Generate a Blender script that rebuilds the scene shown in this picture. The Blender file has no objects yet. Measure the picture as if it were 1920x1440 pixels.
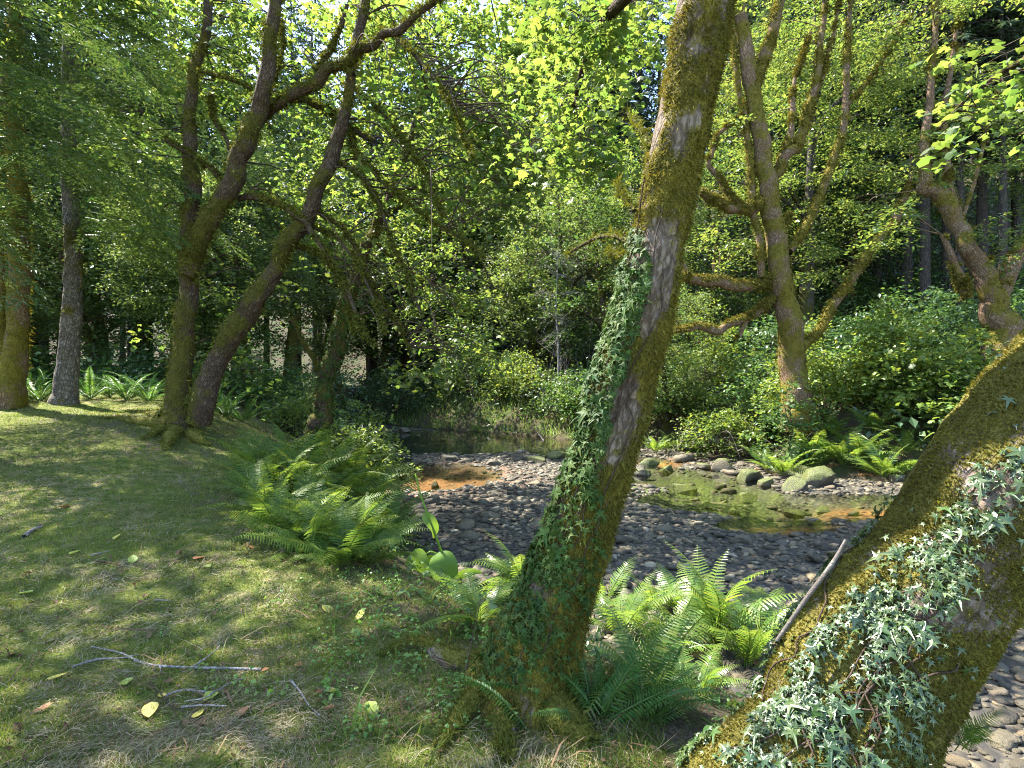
import bpy, math, random
import numpy as np

# ------------------------------------------------------------------ camera, sky, sun, exposure
R = math.radians
rng = np.random.default_rng(11)
random.seed(11)
sc = bpy.context.scene
COL = sc.collection
CAMZ = 1.5
FPX = 1066.0                      # focal length in pixels of the 1920 wide photograph
cam_d = bpy.data.cameras.new('camera')
cam = bpy.data.objects.new('camera', cam_d)
COL.objects.link(cam)
cam.location = (0, 0, CAMZ)
cam.rotation_euler = (R(90), 0, 0)
cam_d.sensor_width = 36.0
cam_d.lens = 36.0 * FPX / 1920.0
cam_d.clip_start = 0.05
cam_d.clip_end = 600
sc.camera = cam

SUN_AZ = 62.0                     # degrees to the left of straight ahead
SUN_EL = 55.0
world = bpy.data.worlds.new('World')
sc.world = world
world.use_nodes = True
wn = world.node_tree.nodes
sky = wn.new('ShaderNodeTexSky')
sky.sky_type = 'NISHITA'
sky.sun_disc = False
sky.sun_elevation = R(SUN_EL)
sky.sun_rotation = R(-SUN_AZ)
sky.air_density = 1.0
sky.dust_density = 0.6
world.node_tree.links.new(sky.outputs[0], wn['Background'].inputs[0])
wn['Background'].inputs[1].default_value = 0.15
sun_d = bpy.data.lights.new('sun', 'SUN')
sun_d.energy = 5.0
sun_d.angle = R(0.53)
sun_d.color = (1.0, 0.95, 0.86)
sun = bpy.data.objects.new('sun', sun_d)
COL.objects.link(sun)
sun.rotation_euler = (R(90 - SUN_EL), 0, R(180 + SUN_AZ))
sun.location = (-10, 12, 30)

sc.view_settings.view_transform = 'Standard'
sc.view_settings.look = 'None'
sc.view_settings.exposure = 2.65
sc.view_settings.gamma = 1.0
sc.view_settings.use_curve_mapping = False
sc.render.engine = 'CYCLES'
cy = sc.cycles
cy.use_denoising = True
try:
    cy.denoiser = 'OPENIMAGEDENOISE'
    cy.denoising_prefilter = 'NONE'
except Exception:
    pass
cy.max_bounces = 5
cy.use_adaptive_sampling = True
cy.adaptive_threshold = .015
cy.pixel_filter_type = 'BLACKMAN_HARRIS'
cy.filter_width = 1.05
cy.diffuse_bounces = 3
cy.glossy_bounces = 3
cy.transmission_bounces = 5
cy.transparent_max_bounces = 8
cy.caustics_reflective = False
cy.caustics_refractive = False
cy.sample_clamp_indirect = 6.0
sc.render.film_transparent = False

# ------------------------------------------------------------------ small maths helpers
def nrm(v):
    return v / (np.linalg.norm(v, axis=-1, keepdims=True) + 1e-12)

def sstep(a, b, x):
    t = np.clip((x - a) / (b - a), 0, 1)
    return t * t * (3 - 2 * t)

def _hash(ix, iy, iz, seed):
    n = (ix.astype(np.int64) * 374761393 + iy.astype(np.int64) * 668265263 + iz.astype(np.int64) * 1440662683 + seed * 1274126177) & 0xffffffff
    n = ((n ^ (n >> 13)) * 1274126177) & 0xffffffff
    n = ((n ^ (n >> 15)) * 2246822519) & 0xffffffff
    return ((n ^ (n >> 16)) & 0xffffff) / float(0xffffff)

def vnoise(P, seed=0):
    P = np.asarray(P, float)
    i = np.floor(P).astype(np.int64)
    f = P - i
    f = f * f * (3 - 2 * f)
    out = 0
    for dx in (0, 1):
        wx = f[:, 0] if dx else 1 - f[:, 0]
        for dy in (0, 1):
            wy = f[:, 1] if dy else 1 - f[:, 1]
            for dz in (0, 1):
                wz = f[:, 2] if dz else 1 - f[:, 2]
                out = out + wx * wy * wz * _hash(i[:, 0] + dx, i[:, 1] + dy, i[:, 2] + dz, seed)
    return out

def fbm(P, oct=3, seed=0):
    a, s, t = 0.5, 0.0, 0.0
    P = np.asarray(P, float)
    for k in range(oct):
        s = s + a * vnoise(P * (2 ** k) + 17.3 * k, seed + k)
        t += a
        a *= 0.5
    return s / t

def n2(X, Y, scale, oct=3, seed=0):
    X = np.asarray(X, float).ravel(); Y = np.asarray(Y, float).ravel()
    return fbm(np.stack([X / scale, Y / scale, np.zeros_like(X) + 0.37], 1), oct, seed)

def pix(x, y, d):
    """point seen at pixel x, y of the photograph at depth d metres"""
    return np.array([(x - 960.0) / FPX * d, d, CAMZ - (y - 720.0) / FPX * d])

def proj(P):
    P = np.atleast_2d(P)
    return 960 + P[:, 0] / P[:, 1] * FPX, 720 - (P[:, 2] - CAMZ) / P[:, 1] * FPX

# ------------------------------------------------------------------ terrain
LEFT = np.array([(-13, 38), (-10.0, 31), (-7.4, 24), (-5.3, 18), (-3.7, 14), (-2.0, 10.9), (-0.9, 7.6), (0.25, 5.9), (1.3, 4.75), (2.4, 3.6), (3.5, 2.7), (6, 1.9), (12, .5), (30, -4)], float)
RIGHT = np.array([(30, 6.5), (20, 8.6), (14, 10.8), (9.6, 13.2), (6.9, 14.9), (7.6, 18.2), (4.7, 21), (0.9, 26), (-6.2, 31.5), (-10.5, 38)], float)
POLY = np.vstack([LEFT, RIGHT])
ZS, ZW = -0.85, -0.878

def poly_dist(X, Y, L):
    best = np.full(X.shape, 1e9)
    for a, b in zip(L[:-1], L[1:]):
        d = b - a
        t = np.clip(((X - a[0]) * d[0] + (Y - a[1]) * d[1]) / (d @ d), 0, 1)
        best = np.minimum(best, np.hypot(X - a[0] - t * d[0], Y - a[1] - t * d[1]))
    return best

def in_poly(X, Y, L=POLY):
    ins = np.zeros(X.shape, bool)
    j = len(L) - 1
    for i in range(len(L)):
        xi, yi = L[i]; xj, yj = L[j]
        if yi != yj:
            c = ((yi > Y) != (yj > Y)) & (X < (xj - xi) * (Y - yi) / (yj - yi) + xi)
            ins ^= c
        j = i
    return ins

POOLS = [(-1.4, 24.0, 5.6, 4.6, .40), (2.6, 20.5, 2.2, 2.6, .25), (-2.2, 14.9, 1.9, 2.2, .20), (4.5, 14.2, 1.7, 2.1, .18), (4.6, 11.6, 1.8, 1.6, .17), (7.2, 11.0, 3.0, 1.3, .18),
         (4.35, 9.5, 1.1, .6, .14), (11, 9.5, 3.5, 1.2, .2), (-4.0, 17.6, .9, 1.0, .16), (4.0, 17.0, 1.2, 1.6, .17)]

def bed(X, Y):
    sh = X.shape
    x, y = X.ravel(), Y.ravel()
    z = ZS + .10 * (n2(x, y, 1.9, 3, 5) - .5) + .05 * (n2(x, y, .5, 2, 6) - .5)
    for (px, py, rx, ry, dp) in POOLS:
        q = ((x - px) / rx) ** 2 + ((y - py) / ry) ** 2 + .9 * (n2(x, y, .8, 2, 9) - .5)
        z = z - dp * (1 - sstep(.35, 1.25, q))
    return z.reshape(sh)

def land_parts(X, Y):
    sh = X.shape
    X = X.ravel().astype(float); Y = Y.ravel().astype(float)
    ins = in_poly(X, Y)
    dl, dr = poly_dist(X, Y, LEFT), poly_dist(X, Y, RIGHT)
    left = dl < dr
    # the lawn side
    s = sstep(.9, 4.0, dl)
    zl = (.086 * np.clip(Y - 3.2, 0, 11) + .05 * np.clip(-X - 5, 0, 8)) * s
    zl += .16 * np.exp(-((X + 6.4) ** 2 + (Y - 10.9) ** 2) / 2.2)
    zl += .02 * np.clip(dl - 12, 0, 60) + .42 * np.clip(dl - 24, 0, 60)
    zl += .12 * (n2(X, Y, 1.3, 3, 21) - .5) * sstep(1.2, 2.2, dl) + .085 * (n2(X, Y, .30, 3, 22) - .5)
    # the wooded side
    hill = .85 + .20 * np.clip(dr - 2, 0, 7) + .58 * np.clip(dr - 8, 0, 60)
    hill = hill * 1.0 + .5 * (n2(X, Y, 5, 3, 23) - .5) * sstep(1, 4, dr) + .18 * (n2(X, Y, .9, 2, 24) - .5)
    bl = sstep(0, 2.05, dl)
    br = sstep(0, 2.6, dr)
    z = np.where(left, ZS * (1 - bl) + zl * bl, ZS * (1 - br) + hill * br)
    z = np.where(ins, ZS - .6 * sstep(0, .5, np.minimum(dl, dr)), z)
    return z.reshape(sh), ins.reshape(sh), left.reshape(sh), dl.reshape(sh), dr.reshape(sh)

def G(x, y):
    X = np.atleast_1d(np.asarray(x, float)); Y = np.atleast_1d(np.asarray(y, float))
    z, ins, *_ = land_parts(X, Y)
    if ins.any(): z[ins] = bed(X[ins], Y[ins])
    return z

def g1(x, y):
    return float(G(x, y)[0])

def hit(px, py, dmin=1.5, dmax=70):
    """first point of the ground along the ray through a pixel"""
    d = np.concatenate([np.arange(dmin, 20, .25), np.arange(20, dmax, 1.)])
    for _ in range(2):
        X = (px - 960.0) / FPX * d
        Z = CAMZ - (py - 720.0) / FPX * d
        below = Z <= G(X, d)
        k = int(np.argmax(below)) if below.any() else len(d) - 1
        if _ == 0: d = np.linspace(d[max(0, k - 1)], d[k], 30)
    return np.array([X[k], d[k], Z[k]])

# ------------------------------------------------------------------ scene graph helpers
def tag(o, label=None, cat=None, group=None, kind=None):
    if label: o['label'] = label
    if cat: o['category'] = cat
    if group: o['group'] = group
    if kind: o['kind'] = kind
    return o

def thing(name, loc, label, cat, group=None):
    o = bpy.data.objects.new(name, None)
    o.empty_display_size = .1
    o.location = tuple(float(c) for c in loc)
    COL.objects.link(o)
    return tag(o, label, cat, group)

def mesh_data(name, V, F, mats, smooth=True, attrs=None, midx=None):
    me = bpy.data.meshes.new(name)
    V = np.ascontiguousarray(V, np.float32)
    Fs = F if isinstance(F, list) else [F]
    Fs = [np.asarray(f, np.int32) for f in Fs if len(f)]
    me.vertices.add(len(V))
    me.vertices.foreach_set('co', V.ravel())
    loops = np.concatenate([f.ravel() for f in Fs])
    tot = np.concatenate([np.full(len(f), f.shape[1], np.int32) for f in Fs])
    start = np.concatenate([[0], np.cumsum(tot)[:-1]]).astype(np.int32)
    me.loops.add(len(loops)); me.loops.foreach_set('vertex_index', loops)
    me.polygons.add(len(tot)); me.polygons.foreach_set('loop_start', start)
    try:
        me.polygons.foreach_set('loop_total', tot)
    except Exception:
        pass
    for m in (mats if isinstance(mats, (list, tuple)) else [mats]):
        me.materials.append(m)
    if midx is not None:
        me.polygons.foreach_set('material_index', np.asarray(midx, np.int32))
    me.update(calc_edges=True)
    me.polygons.foreach_set('use_smooth', np.full(len(tot), bool(smooth)))
    for k, a in (attrs or {}).items():
        a = np.asarray(a, np.float32)
        if a.ndim == 1:
            at = me.attributes.new(k, 'FLOAT', 'POINT'); at.data.foreach_set('value', a)
        elif a.shape[1] == 3:
            at = me.attributes.new(k, 'FLOAT_VECTOR', 'POINT'); at.data.foreach_set('vector', a.ravel())
        else:
            at = me.attributes.new(k, 'FLOAT_COLOR', 'POINT'); at.data.foreach_set('color', a.ravel())
    return me

def add(name, me, parent=None, loc=None, rot=None, scale=None):
    o = bpy.data.objects.new(name, me)
    COL.objects.link(o)
    if parent is not None: o.parent = parent
    if loc is not None: o.location = tuple(float(c) for c in loc)
    if rot is not None: o.rotation_euler = tuple(float(c) for c in rot)
    if scale is not None: o.scale = (scale,) * 3 if np.isscalar(scale) else tuple(float(c) for c in scale)
    return o

def part(name, V, F, mat, parent, smooth=True, attrs=None, kind=None):
    """a mesh given in world coordinates, hung under its thing"""
    V = np.asarray(V, float)
    if parent is not None: V = V - np.array(parent.location)
    o = add(name, mesh_data(name, V, F, mat, smooth, attrs), parent)
    if kind: o['kind'] = kind
    return o

def copy_thing(src, loc, rotz, scale, label=None, group=None):
    r = src.copy(); COL.objects.link(r)
    r.location = tuple(float(c) for c in loc); r.rotation_euler = (0, 0, float(rotz))
    r.scale = (scale,) * 3 if np.isscalar(scale) else scale
    if label: r['label'] = label
    if group: r['group'] = group
    for ch in list(src.children):
        c = ch.copy(); COL.objects.link(c); c.parent = r
    return r

class Geo:
    def __init__(s): s.V = []; s.F3 = []; s.F4 = []; s.A = []; s.n = 0
    def add(s, V, F, a=None):
        F = np.asarray(F)
        if len(V) == 0: return
        (s.F3 if F.shape[1] == 3 else s.F4).append(F + s.n)
        s.V.append(V); s.n += len(V)
        s.A.append(np.zeros(len(V)) if a is None else a)
    def out(s):
        F = []
        if s.F3: F.append(np.vstack(s.F3))
        if s.F4: F.append(np.vstack(s.F4))
        return np.vstack(s.V), F
    def attr(s): return np.concatenate(s.A)

# ------------------------------------------------------------------ geometry generators
def spline(P, Rr, step):
    P = np.asarray(P, float); Rr = np.asarray(Rr, float)
    seg = np.linalg.norm(np.diff(P, axis=0), axis=1)
    t = np.concatenate([[0], np.cumsum(seg)])
    m = max(3, int(t[-1] / step) + 2)
    u = np.linspace(0, t[-1], m)
    # Catmull-Rom on the chord parameter
    T = np.zeros_like(P)
    T[1:-1] = (P[2:] - P[:-2]) / (t[2:] - t[:-2])[:, None]
    T[0] = (P[1] - P[0]) / seg[0]; T[-1] = (P[-1] - P[-2]) / seg[-1]
    k = np.clip(np.searchsorted(t, u, 'right') - 1, 0, len(seg) - 1)
    h = seg[k]; s = (u - t[k]) / h
    h00 = 2 * s**3 - 3 * s**2 + 1; h10 = s**3 - 2 * s**2 + s; h01 = -2 * s**3 + 3 * s**2; h11 = s**3 - s**2
    C = h00[:, None] * P[k] + (h10 * h)[:, None] * T[k] + h01[:, None] * P[k + 1] + (h11 * h)[:, None] * T[k + 1]
    return C, np.interp(u, t, Rr), u

def frames(C):
    T = nrm(np.gradient(C, axis=0))
    ref = np.array([1., 0, 0]) if abs(T[0][0]) < .9 else np.array([0, 1., 0])
    N = np.zeros_like(C)
    n = ref - T[0] * (ref @ T[0])
    N[0] = n / np.linalg.norm(n)
    for i in range(1, len(C)):
        n = N[i - 1] - T[i] * (N[i - 1] @ T[i])
        N[i] = n / (np.linalg.norm(n) + 1e-9)
    return T, N, np.cross(T, N)

def tube(P, Rr, seg=8, step=.1, ridge=0., lump=0., seed=0, lumpscale=.35, flute=None):
    C, r, u = spline(P, Rr, step)
    T, N, B = frames(C)
    a = np.linspace(0, 2 * np.pi, seg, endpoint=False)
    D = np.cos(a)[None, :, None] * N[:, None, :] + np.sin(a)[None, :, None] * B[:, None, :]
    rr = np.repeat(r[:, None], seg, 1)
    if lump or ridge:
        S = (C[:, None, :] + D * rr[:, :, None]).reshape(-1, 3)
        if lump:
            rr = rr * (1 + lump * 2 * (fbm(S / lumpscale, 3, seed).reshape(rr.shape) - .5))
        if ridge:
            ca = np.stack([np.cos(a), np.sin(a)], 1)
            Q = np.concatenate([np.broadcast_to(ca[None], (len(C), seg, 2)) * (r[:, None, None] / .035), np.broadcast_to((u / .16)[:, None, None], (len(C), seg, 1))], 2).reshape(-1, 3)
            w = fbm(Q, 2, seed + 50).reshape(rr.shape)
            rr = rr - ridge * np.clip(.52 - w, 0, 1) * 2
    if flute is not None:
        rr = rr * flute(u, a)
    V = (C[:, None, :] + D * rr[:, :, None]).reshape(-1, 3)
    i = np.arange(len(C) - 1)[:, None] * seg
    j = np.arange(seg)[None, :]
    F = np.stack([i + j, i + (j + 1) % seg, i + seg + (j + 1) % seg, i + seg + j], 2).reshape(-1, 4)
    return V, F, dict(C=C, r=r, N=N, B=B, T=T, D=D, u=u, rr=rr)

def place(tV, tF, pos, X, Y, Z, s):
    """copies of a small template at pos with axes X, Y, Z and size s"""
    n, k = len(pos), len(tV)
    s = np.asarray(s, float).reshape(-1, 1, 1) if not np.isscalar(s) else s
    V = pos[:, None, :] + s * (tV[None, :, 0:1] * X[:, None, :] + tV[None, :, 1:2] * Y[:, None, :] + tV[None, :, 2:3] * Z[:, None, :])
    F = (np.arange(n) * k)[:, None, None] + tF[None]
    return V.reshape(-1, 3), F.reshape(-1, tF.shape[1])

def rand_axes(n, up=(0, 0, 1), tilt=.5, heading=None, hs=9.):
    """leaf frames: Z about up with a random tilt, Y a random or given heading in the leaf plane"""
    up = np.broadcast_to(np.asarray(up, float), (n, 3))
    Z = nrm(up + rng.normal(0, tilt, (n, 3)))
    h = rng.normal(0, 1, (n, 3)) if heading is None else np.broadcast_to(heading, (n, 3)) + rng.normal(0, hs, (n, 3))
    Y = nrm(h - Z * np.sum(h * Z, 1, keepdims=True))
    return np.cross(Y, Z), Y, Z

def fan(outline, center, dz=0.):
    O = np.array([(x, y, z) for x, y, z in outline], float)
    V = np.vstack([[center], O])
    n = len(O)
    F = np.array([(0, i + 1, (i + 1) % n + 1) for i in range(n)])
    return V, F

MAPLE = fan([(0, -.05, 0), (.20, -.10, -.03), (.42, .02, -.08), (.27, .17, 0), (.52, .36, -.10), (.24, .38, 0), (.16, .52, -.01), (0, .80, -.12),
             (-.16, .52, -.01), (-.24, .38, 0), (-.52, .36, -.10), (-.27, .17, 0), (-.42, .02, -.08), (-.20, -.10, -.03)], (0, .2, .03))
MAPLE3 = fan([(0, -.05, 0), (.42, .05, -.08), (.22, .25, 0), (.30, .52, -.05), (0, .80, -.10), (-.30, .52, -.05), (-.22, .25, 0), (-.42, .05, -.08)], (0, .2, .03))
OVAL = fan([(0, 0, 0), (.20, .16, .05), (.26, .45, .06), (.14, .75, .03), (0, 1, -.06), (-.14, .75, .03), (-.26, .45, .06), (-.20, .16, .05)], (0, .45, -.01))
OVAL4 = (np.array([(0, 0, 0), (.24, .28, .05), (.20, .68, .05), (0, 1, -.05), (-.20, .68, .05), (-.24, .28, .05)], float), np.array([(0, 1, 2), (0, 2, 3), (0, 3, 4), (0, 4, 5)]))
RHOMB = (np.array([(0, 0, 0), (.32, .48, .07), (0, 1, -.04), (-.32, .48, .07)], float), np.array([(0, 1, 2), (0, 2, 3)]))
TRI = (np.array([(-.5, 0, 0), (.5, 0, 0), (0, 1, 0)], float), np.array([(0, 1, 2)]))
BLADE = (np.array([(-.5, 0, 0), (.5, 0, 0), (.4, .5, .12), (-.4, .5, .12), (0, 1, 0)], float), np.array([(0, 1, 2), (0, 2, 3), (3, 2, 4)]))
IVY = fan([(0, -.06, 0), (.10, -.16, .02), (.38, -.22, -.06), (.20, .02, .02), (.58, .20, -.07), (.13, .22, .02), (.085, .42, .01), (0, 1.0, -.12),
           (-.085, .42, .01), (-.13, .22, .02), (-.58, .20, -.07), (-.20, .02, .02), (-.38, -.22, -.06), (-.10, -.16, .02)], (0, .08, .04))

# ------------------------------------------------------------------ materials
class NT:
    def __init__(s, name):
        s.m = bpy.data.materials.new(name); s.m.use_nodes = True
        s.t = s.m.node_tree; s.t.nodes.clear()
        s.o = s.t.nodes.new('ShaderNodeOutputMaterial')
    def n(s, typ, **kw):
        nd = s.t.nodes.new('ShaderNode' + typ)
        for k, v in kw.items(): setattr(nd, k, v)
        return nd
    def link(s, a, b): s.t.links.new(a, b)
    def put(s, sock, v):
        if hasattr(v, 'is_output'): s.t.links.new(v, sock)
        elif isinstance(v, (tuple, list)) and len(v) == 3 and sock.type == 'RGBA': sock.default_value = (*v, 1)
        else: sock.default_value = v
    def noise(s, scale, detail=4, rough=.6, vec=None, out=0, dist=0):
        nd = s.n('TexNoise'); nd.inputs['Scale'].default_value = scale; nd.inputs['Detail'].default_value = detail
        nd.inputs['Roughness'].default_value = rough; nd.inputs['Distortion'].default_value = dist
        if vec is not None: s.link(vec, nd.inputs['Vector'])
        return nd.outputs[out]
    def mix(s, f, a, b, blend='MIX'):
        nd = s.n('Mix', data_type='RGBA', blend_type=blend)
        s.put(nd.inputs[0], f); s.put(nd.inputs[6], a); s.put(nd.inputs[7], b)
        return nd.outputs[2]
    def math(s, op, a, b=0., clamp=False):
        nd = s.n('Math', operation=op, use_clamp=clamp)
        s.put(nd.inputs[0], a); s.put(nd.inputs[1], b)
        return nd.outputs[0]
    def ramp(s, f, stops):
        nd = s.n('ValToRGB'); r = nd.color_ramp
        while len(r.elements) < len(stops): r.elements.new(.5)
        for e, (p, c) in zip(r.elements, stops):
            e.position = p; e.color = (*c, 1) if len(c) == 3 else c
        s.link(f, nd.inputs[0])
        return nd.outputs[0]
    def step(s, f, a, b):
        nd = s.n('MapRange', interpolation_type='SMOOTHSTEP'); s.put(nd.inputs[0], f)
        nd.inputs[1].default_value = a; nd.inputs[2].default_value = b
        return nd.outputs[0]
    def bump(s, h, strength=.5, dist=.02):
        nd = s.n('Bump'); nd.inputs['Strength'].default_value = strength; nd.inputs['Distance'].default_value = dist
        s.link(h, nd.inputs['Height'])
        return nd.outputs[0]
    def coords(s, scale=None, kind='Object'):
        tc = s.n('TexCoord').outputs[kind]
        if scale is None: return tc
        mp = s.n('Mapping'); mp.inputs['Scale'].default_value = scale; s.link(tc, mp.inputs[0])
        return mp.outputs[0]
    def attr(s, name, out=2): return s.n('Attribute', attribute_name=name).outputs[out]
    def island(s): return s.n('NewGeometry').outputs['Random Per Island']
    def princ(s, color, rough=.8, spec=.3, normal=None):
        p = s.n('BsdfPrincipled')
        s.put(p.inputs['Base Color'], color); s.put(p.inputs['Roughness'], rough)
        p.inputs['Specular IOR Level'].default_value = spec
        if normal is not None: s.link(normal, p.inputs['Normal'])
        return p.outputs[0]
    def done(s, sh): s.link(sh, s.o.inputs[0]); return s.m

def leaf_mat(name, dark, light, trans=.45, rough=.42, spec=.45, tcol=None, patch=1.2):
    t = NT(name)
    f = t.island()
    big = t.noise(patch, 2, .5, t.coords(None, 'Object'))
    v = t.math('ADD', t.math('MULTIPLY', f, .65), t.math('MULTIPLY', t.step(big, .35, .68), .4), True)
    c = t.mix(v, dark, light)
    hs = t.n('HueSaturation'); t.link(c, hs.inputs['Color'])
    t.link(t.math('ADD', t.math('MULTIPLY', t.math('FRACT', t.math('MULTIPLY', f, 7.31)), .05), .475), hs.inputs['Hue'])
    hs.inputs['Value'].default_value = 1.0
    c = hs.outputs[0]
    p = t.princ(c, rough, spec)
    tr = t.n('BsdfTranslucent')
    tc = t.mix(1.0, c, tcol or (1.65, 1.45, .85), 'MULTIPLY')
    t.link(tc, tr.inputs[0])
    mx = t.n('MixShader'); mx.inputs[0].default_value = trans
    t.link(p, mx.inputs[1]); t.link(tr.outputs[0], mx.inputs[2])
    return t.done(mx.outputs[0])

def bark_mat(name, brown, dark, pale, moss_a, moss_b, pale_amt=.5, scale=1., moss_lo=.42, moss_hi=.62, simple=False):
    t = NT(name)
    co = t.coords()
    fine = t.noise(38 * scale, 5, .7, co)
    mid = t.noise(9 * scale, 4, .65, co, dist=.6)
    bc = co if simple else t.attr('bco', 1)
    st = t.noise(30 * scale, 5, .7, bc, dist=.8)
    crack = t.n('TexVoronoi', feature='DISTANCE_TO_EDGE'); crack.inputs['Scale'].default_value = 26 * scale; crack.inputs['Randomness'].default_value = 1
    wob = t.n('VectorMath', operation='ADD'); t.link(bc, wob.inputs[0])
    wv = t.n('VectorMath', operation='SCALE'); wv.inputs[3].default_value = .035; t.link(t.noise(22 * scale, 3, .6, bc, 1), wv.inputs[0]); t.link(wv.outputs[0], wob.inputs[1])
    t.link(wob.outputs[0], crack.inputs['Vector'])
    ck = t.step(crack.outputs['Distance'], .02, .22)
    c = t.mix(t.math('MULTIPLY', t.step(st, .34, .60), t.math('ADD', t.math('MULTIPLY', ck, .75), .25)), dark, brown)
    c = t.mix(t.math('MULTIPLY', t.math('MULTIPLY', t.step(mid, .46, .60), t.step(st, .30, .56)), t.math('MULTIPLY', t.math('ADD', t.math('MULTIPLY', ck, .7), .3), pale_amt)), c, pale)
    c = t.mix(t.math('MULTIPLY', t.step(fine, .5, .75), .5), c, t.mix(.5, c, pale))
    ms = t.attr('moss')
    mk = t.math('ADD', ms, t.math('MULTIPLY', t.math('SUBTRACT', t.noise(20 * scale, 5, .75, co), .5), 1.0))
    mk = t.step(mk, moss_lo, moss_hi)
    mfine = t.noise(120 * scale, 3, .7, co)
    mcol = t.mix(t.step(t.noise(7 * scale, 3, .6, co), .35, .68), moss_a, moss_b)
    mcol = t.mix(t.step(mfine, .62, .38), mcol, t.mix(.55, mcol, (.02, .016, .004)))
    col = t.mix(mk, c, mcol)
    h = t.math('ADD', t.math('MULTIPLY', fine, .5), t.math('ADD', t.math('MULTIPLY', ck, .7), t.math('ADD', t.math('MULTIPLY', st, .9), t.math('MULTIPLY', mfine, .5))))
    return t.done(t.princ(col, .92, .12, t.bump(h, .8, .018)))

M = {}
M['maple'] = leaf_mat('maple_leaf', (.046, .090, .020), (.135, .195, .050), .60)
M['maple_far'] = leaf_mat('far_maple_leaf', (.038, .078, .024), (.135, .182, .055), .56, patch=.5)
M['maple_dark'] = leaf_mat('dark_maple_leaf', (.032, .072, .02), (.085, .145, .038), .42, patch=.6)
M['alder'] = leaf_mat('alder_leaf', (.045, .090, .022), (.16, .21, .058), .50, .38, .5)
M['shrub_sunlit_yellow'] = leaf_mat('sunlit_tone_shrub_leaf', (.070, .125, .022), (.175, .235, .050), .5)  # yellow-green leaf, its lighter tone also standing in for sunlight
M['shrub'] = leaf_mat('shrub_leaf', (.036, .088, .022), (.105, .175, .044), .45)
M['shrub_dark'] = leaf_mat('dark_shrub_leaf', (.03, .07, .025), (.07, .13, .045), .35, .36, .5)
M['under'] = leaf_mat('undergrowth_leaf', (.028, .062, .026), (.075, .125, .045), .30, .38, .5, patch=.3)
M['needle'] = leaf_mat('needle', (.028, .060, .018), (.07, .115, .03), .35, .5, .3)
M['needle_far'] = leaf_mat('far_needle', (.022, .045, .028), (.06, .095, .045), .25, .5, .3, patch=.3)
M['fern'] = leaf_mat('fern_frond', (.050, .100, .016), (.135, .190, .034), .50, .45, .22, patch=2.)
M['fern_bright'] = leaf_mat('sunlit_tone_fern_frond', (.070, .135, .020), (.165, .235, .045), .52, .34, .5, patch=2.)  # lighter copy of the fern colour, with sunlight put into it
M['fern_dead'] = leaf_mat('withered_frond', (.16, .085, .03), (.28, .17, .07), .3, .6, .2, (1.1, .9, .6))
M['sword'] = leaf_mat('sword_fern_frond', (.05, .12, .025), (.09, .18, .035), .45, .42, .3)
M['ivy'] = leaf_mat('ivy_leaf', (.012, .034, .006), (.055, .092, .016), .2, .55, .14, (1., 1.2, .6), patch=3.)
M['ivy_pale'] = leaf_mat('glossy_ivy_leaf', (.012, .034, .008), (.066, .100, .026), .15, .34, .6, (1., 1.2, .6), patch=3.)
M['herb'] = leaf_mat('herb_leaf', (.07, .16, .028), (.14, .24, .045), .45, .42, .4)
M['cabbage'] = leaf_mat('broad_leaf', (.11, .23, .03), (.15, .28, .04), .55, .38, .4)
M['bankgrass'] = leaf_mat('bank_grass', (.10, .19, .045), (.20, .28, .08), .45, .5, .3)
M['straw'] = leaf_mat('dry_grass', (.10, .085, .042), (.30, .255, .155), .2, .6, .2, (1, .95, .7), patch=1.5)
M['lawngrass'] = leaf_mat('lawn_grass', (.060, .098, .016), (.150, .185, .038), .35, .6, .2, patch=1.3)
M['fleaf_y'] = leaf_mat('yellow_fallen_leaf', (.42, .38, .06), (.50, .46, .10), .3, .5, .3)
M['fleaf_g'] = leaf_mat('green_fallen_leaf', (.24, .32, .05), (.28, .36, .08), .3, .5, .3)
M['fleaf_b'] = leaf_mat('brown_fallen_leaf', (.22, .10, .035), (.30, .16, .06), .2, .6, .2, (1, .8, .5))
M['litter'] = leaf_mat('dead_leaf_crumb', (.06, .038, .018), (.17, .115, .06), .15, .7, .1, (1, .8, .5))
M['moss_tuft'] = leaf_mat('moss_tuft', (.052, .050, .010), (.175, .152, .026), .3, .8, .1, (1.2, 1.1, .5), patch=4.)
M['moss_green'] = leaf_mat('green_moss_tuft', (.055, .065, .010), (.125, .13, .022), .3, .8, .1, (1.2, 1.1, .5), patch=3.)

M['bark_mid'] = bark_mat('mossy_bark', (.085, .055, .036), (.028, .019, .013), (.17, .135, .108), (.062, .060, .011), (.10, .088, .016), .35)
M['bark_center'] = bark_mat('pale_mossy_bark', (.165, .123, .090), (.055, .039, .028), (.235, .190, .155), (.068, .062, .011), (.175, .145, .021), .75, 1.)
M['bark_log'] = bark_mat('leaning_trunk_bark', (.15, .11, .085), (.05, .036, .028), (.25, .21, .18), (.068, .062, .012), (.135, .118, .026), .7, .9)
M['bark_alder'] = bark_mat('warm_mossy_bark', (.19, .12, .070), (.07, .045, .028), (.30, .24, .18), (.12, .105, .015), (.17, .14, .025), .4)
M['bark_grey'] = bark_mat('grey_fissured_bark', (.17, .145, .125), (.045, .038, .033), (.30, .275, .25), (.085, .08, .013), (.12, .105, .02), .5)
M['bark_far'] = bark_mat('far_bark', (.065, .055, .048), (.028, .024, .022), (.12, .105, .10), (.05, .05, .012), (.07, .065, .016), .3, .5)
M['bark_dead'] = bark_mat('bleached_twig', (.30, .26, .235), (.14, .12, .105), (.46, .42, .40), (.1, .1, .03), (.1, .1, .03), .5, simple=True)
M['bark_twig'] = bark_mat('lichen_twig', (.36, .33, .30), (.17, .15, .13), (.58, .55, .52), (.1, .1, .03), (.12, .11, .03), .7, 2., simple=True)
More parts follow.
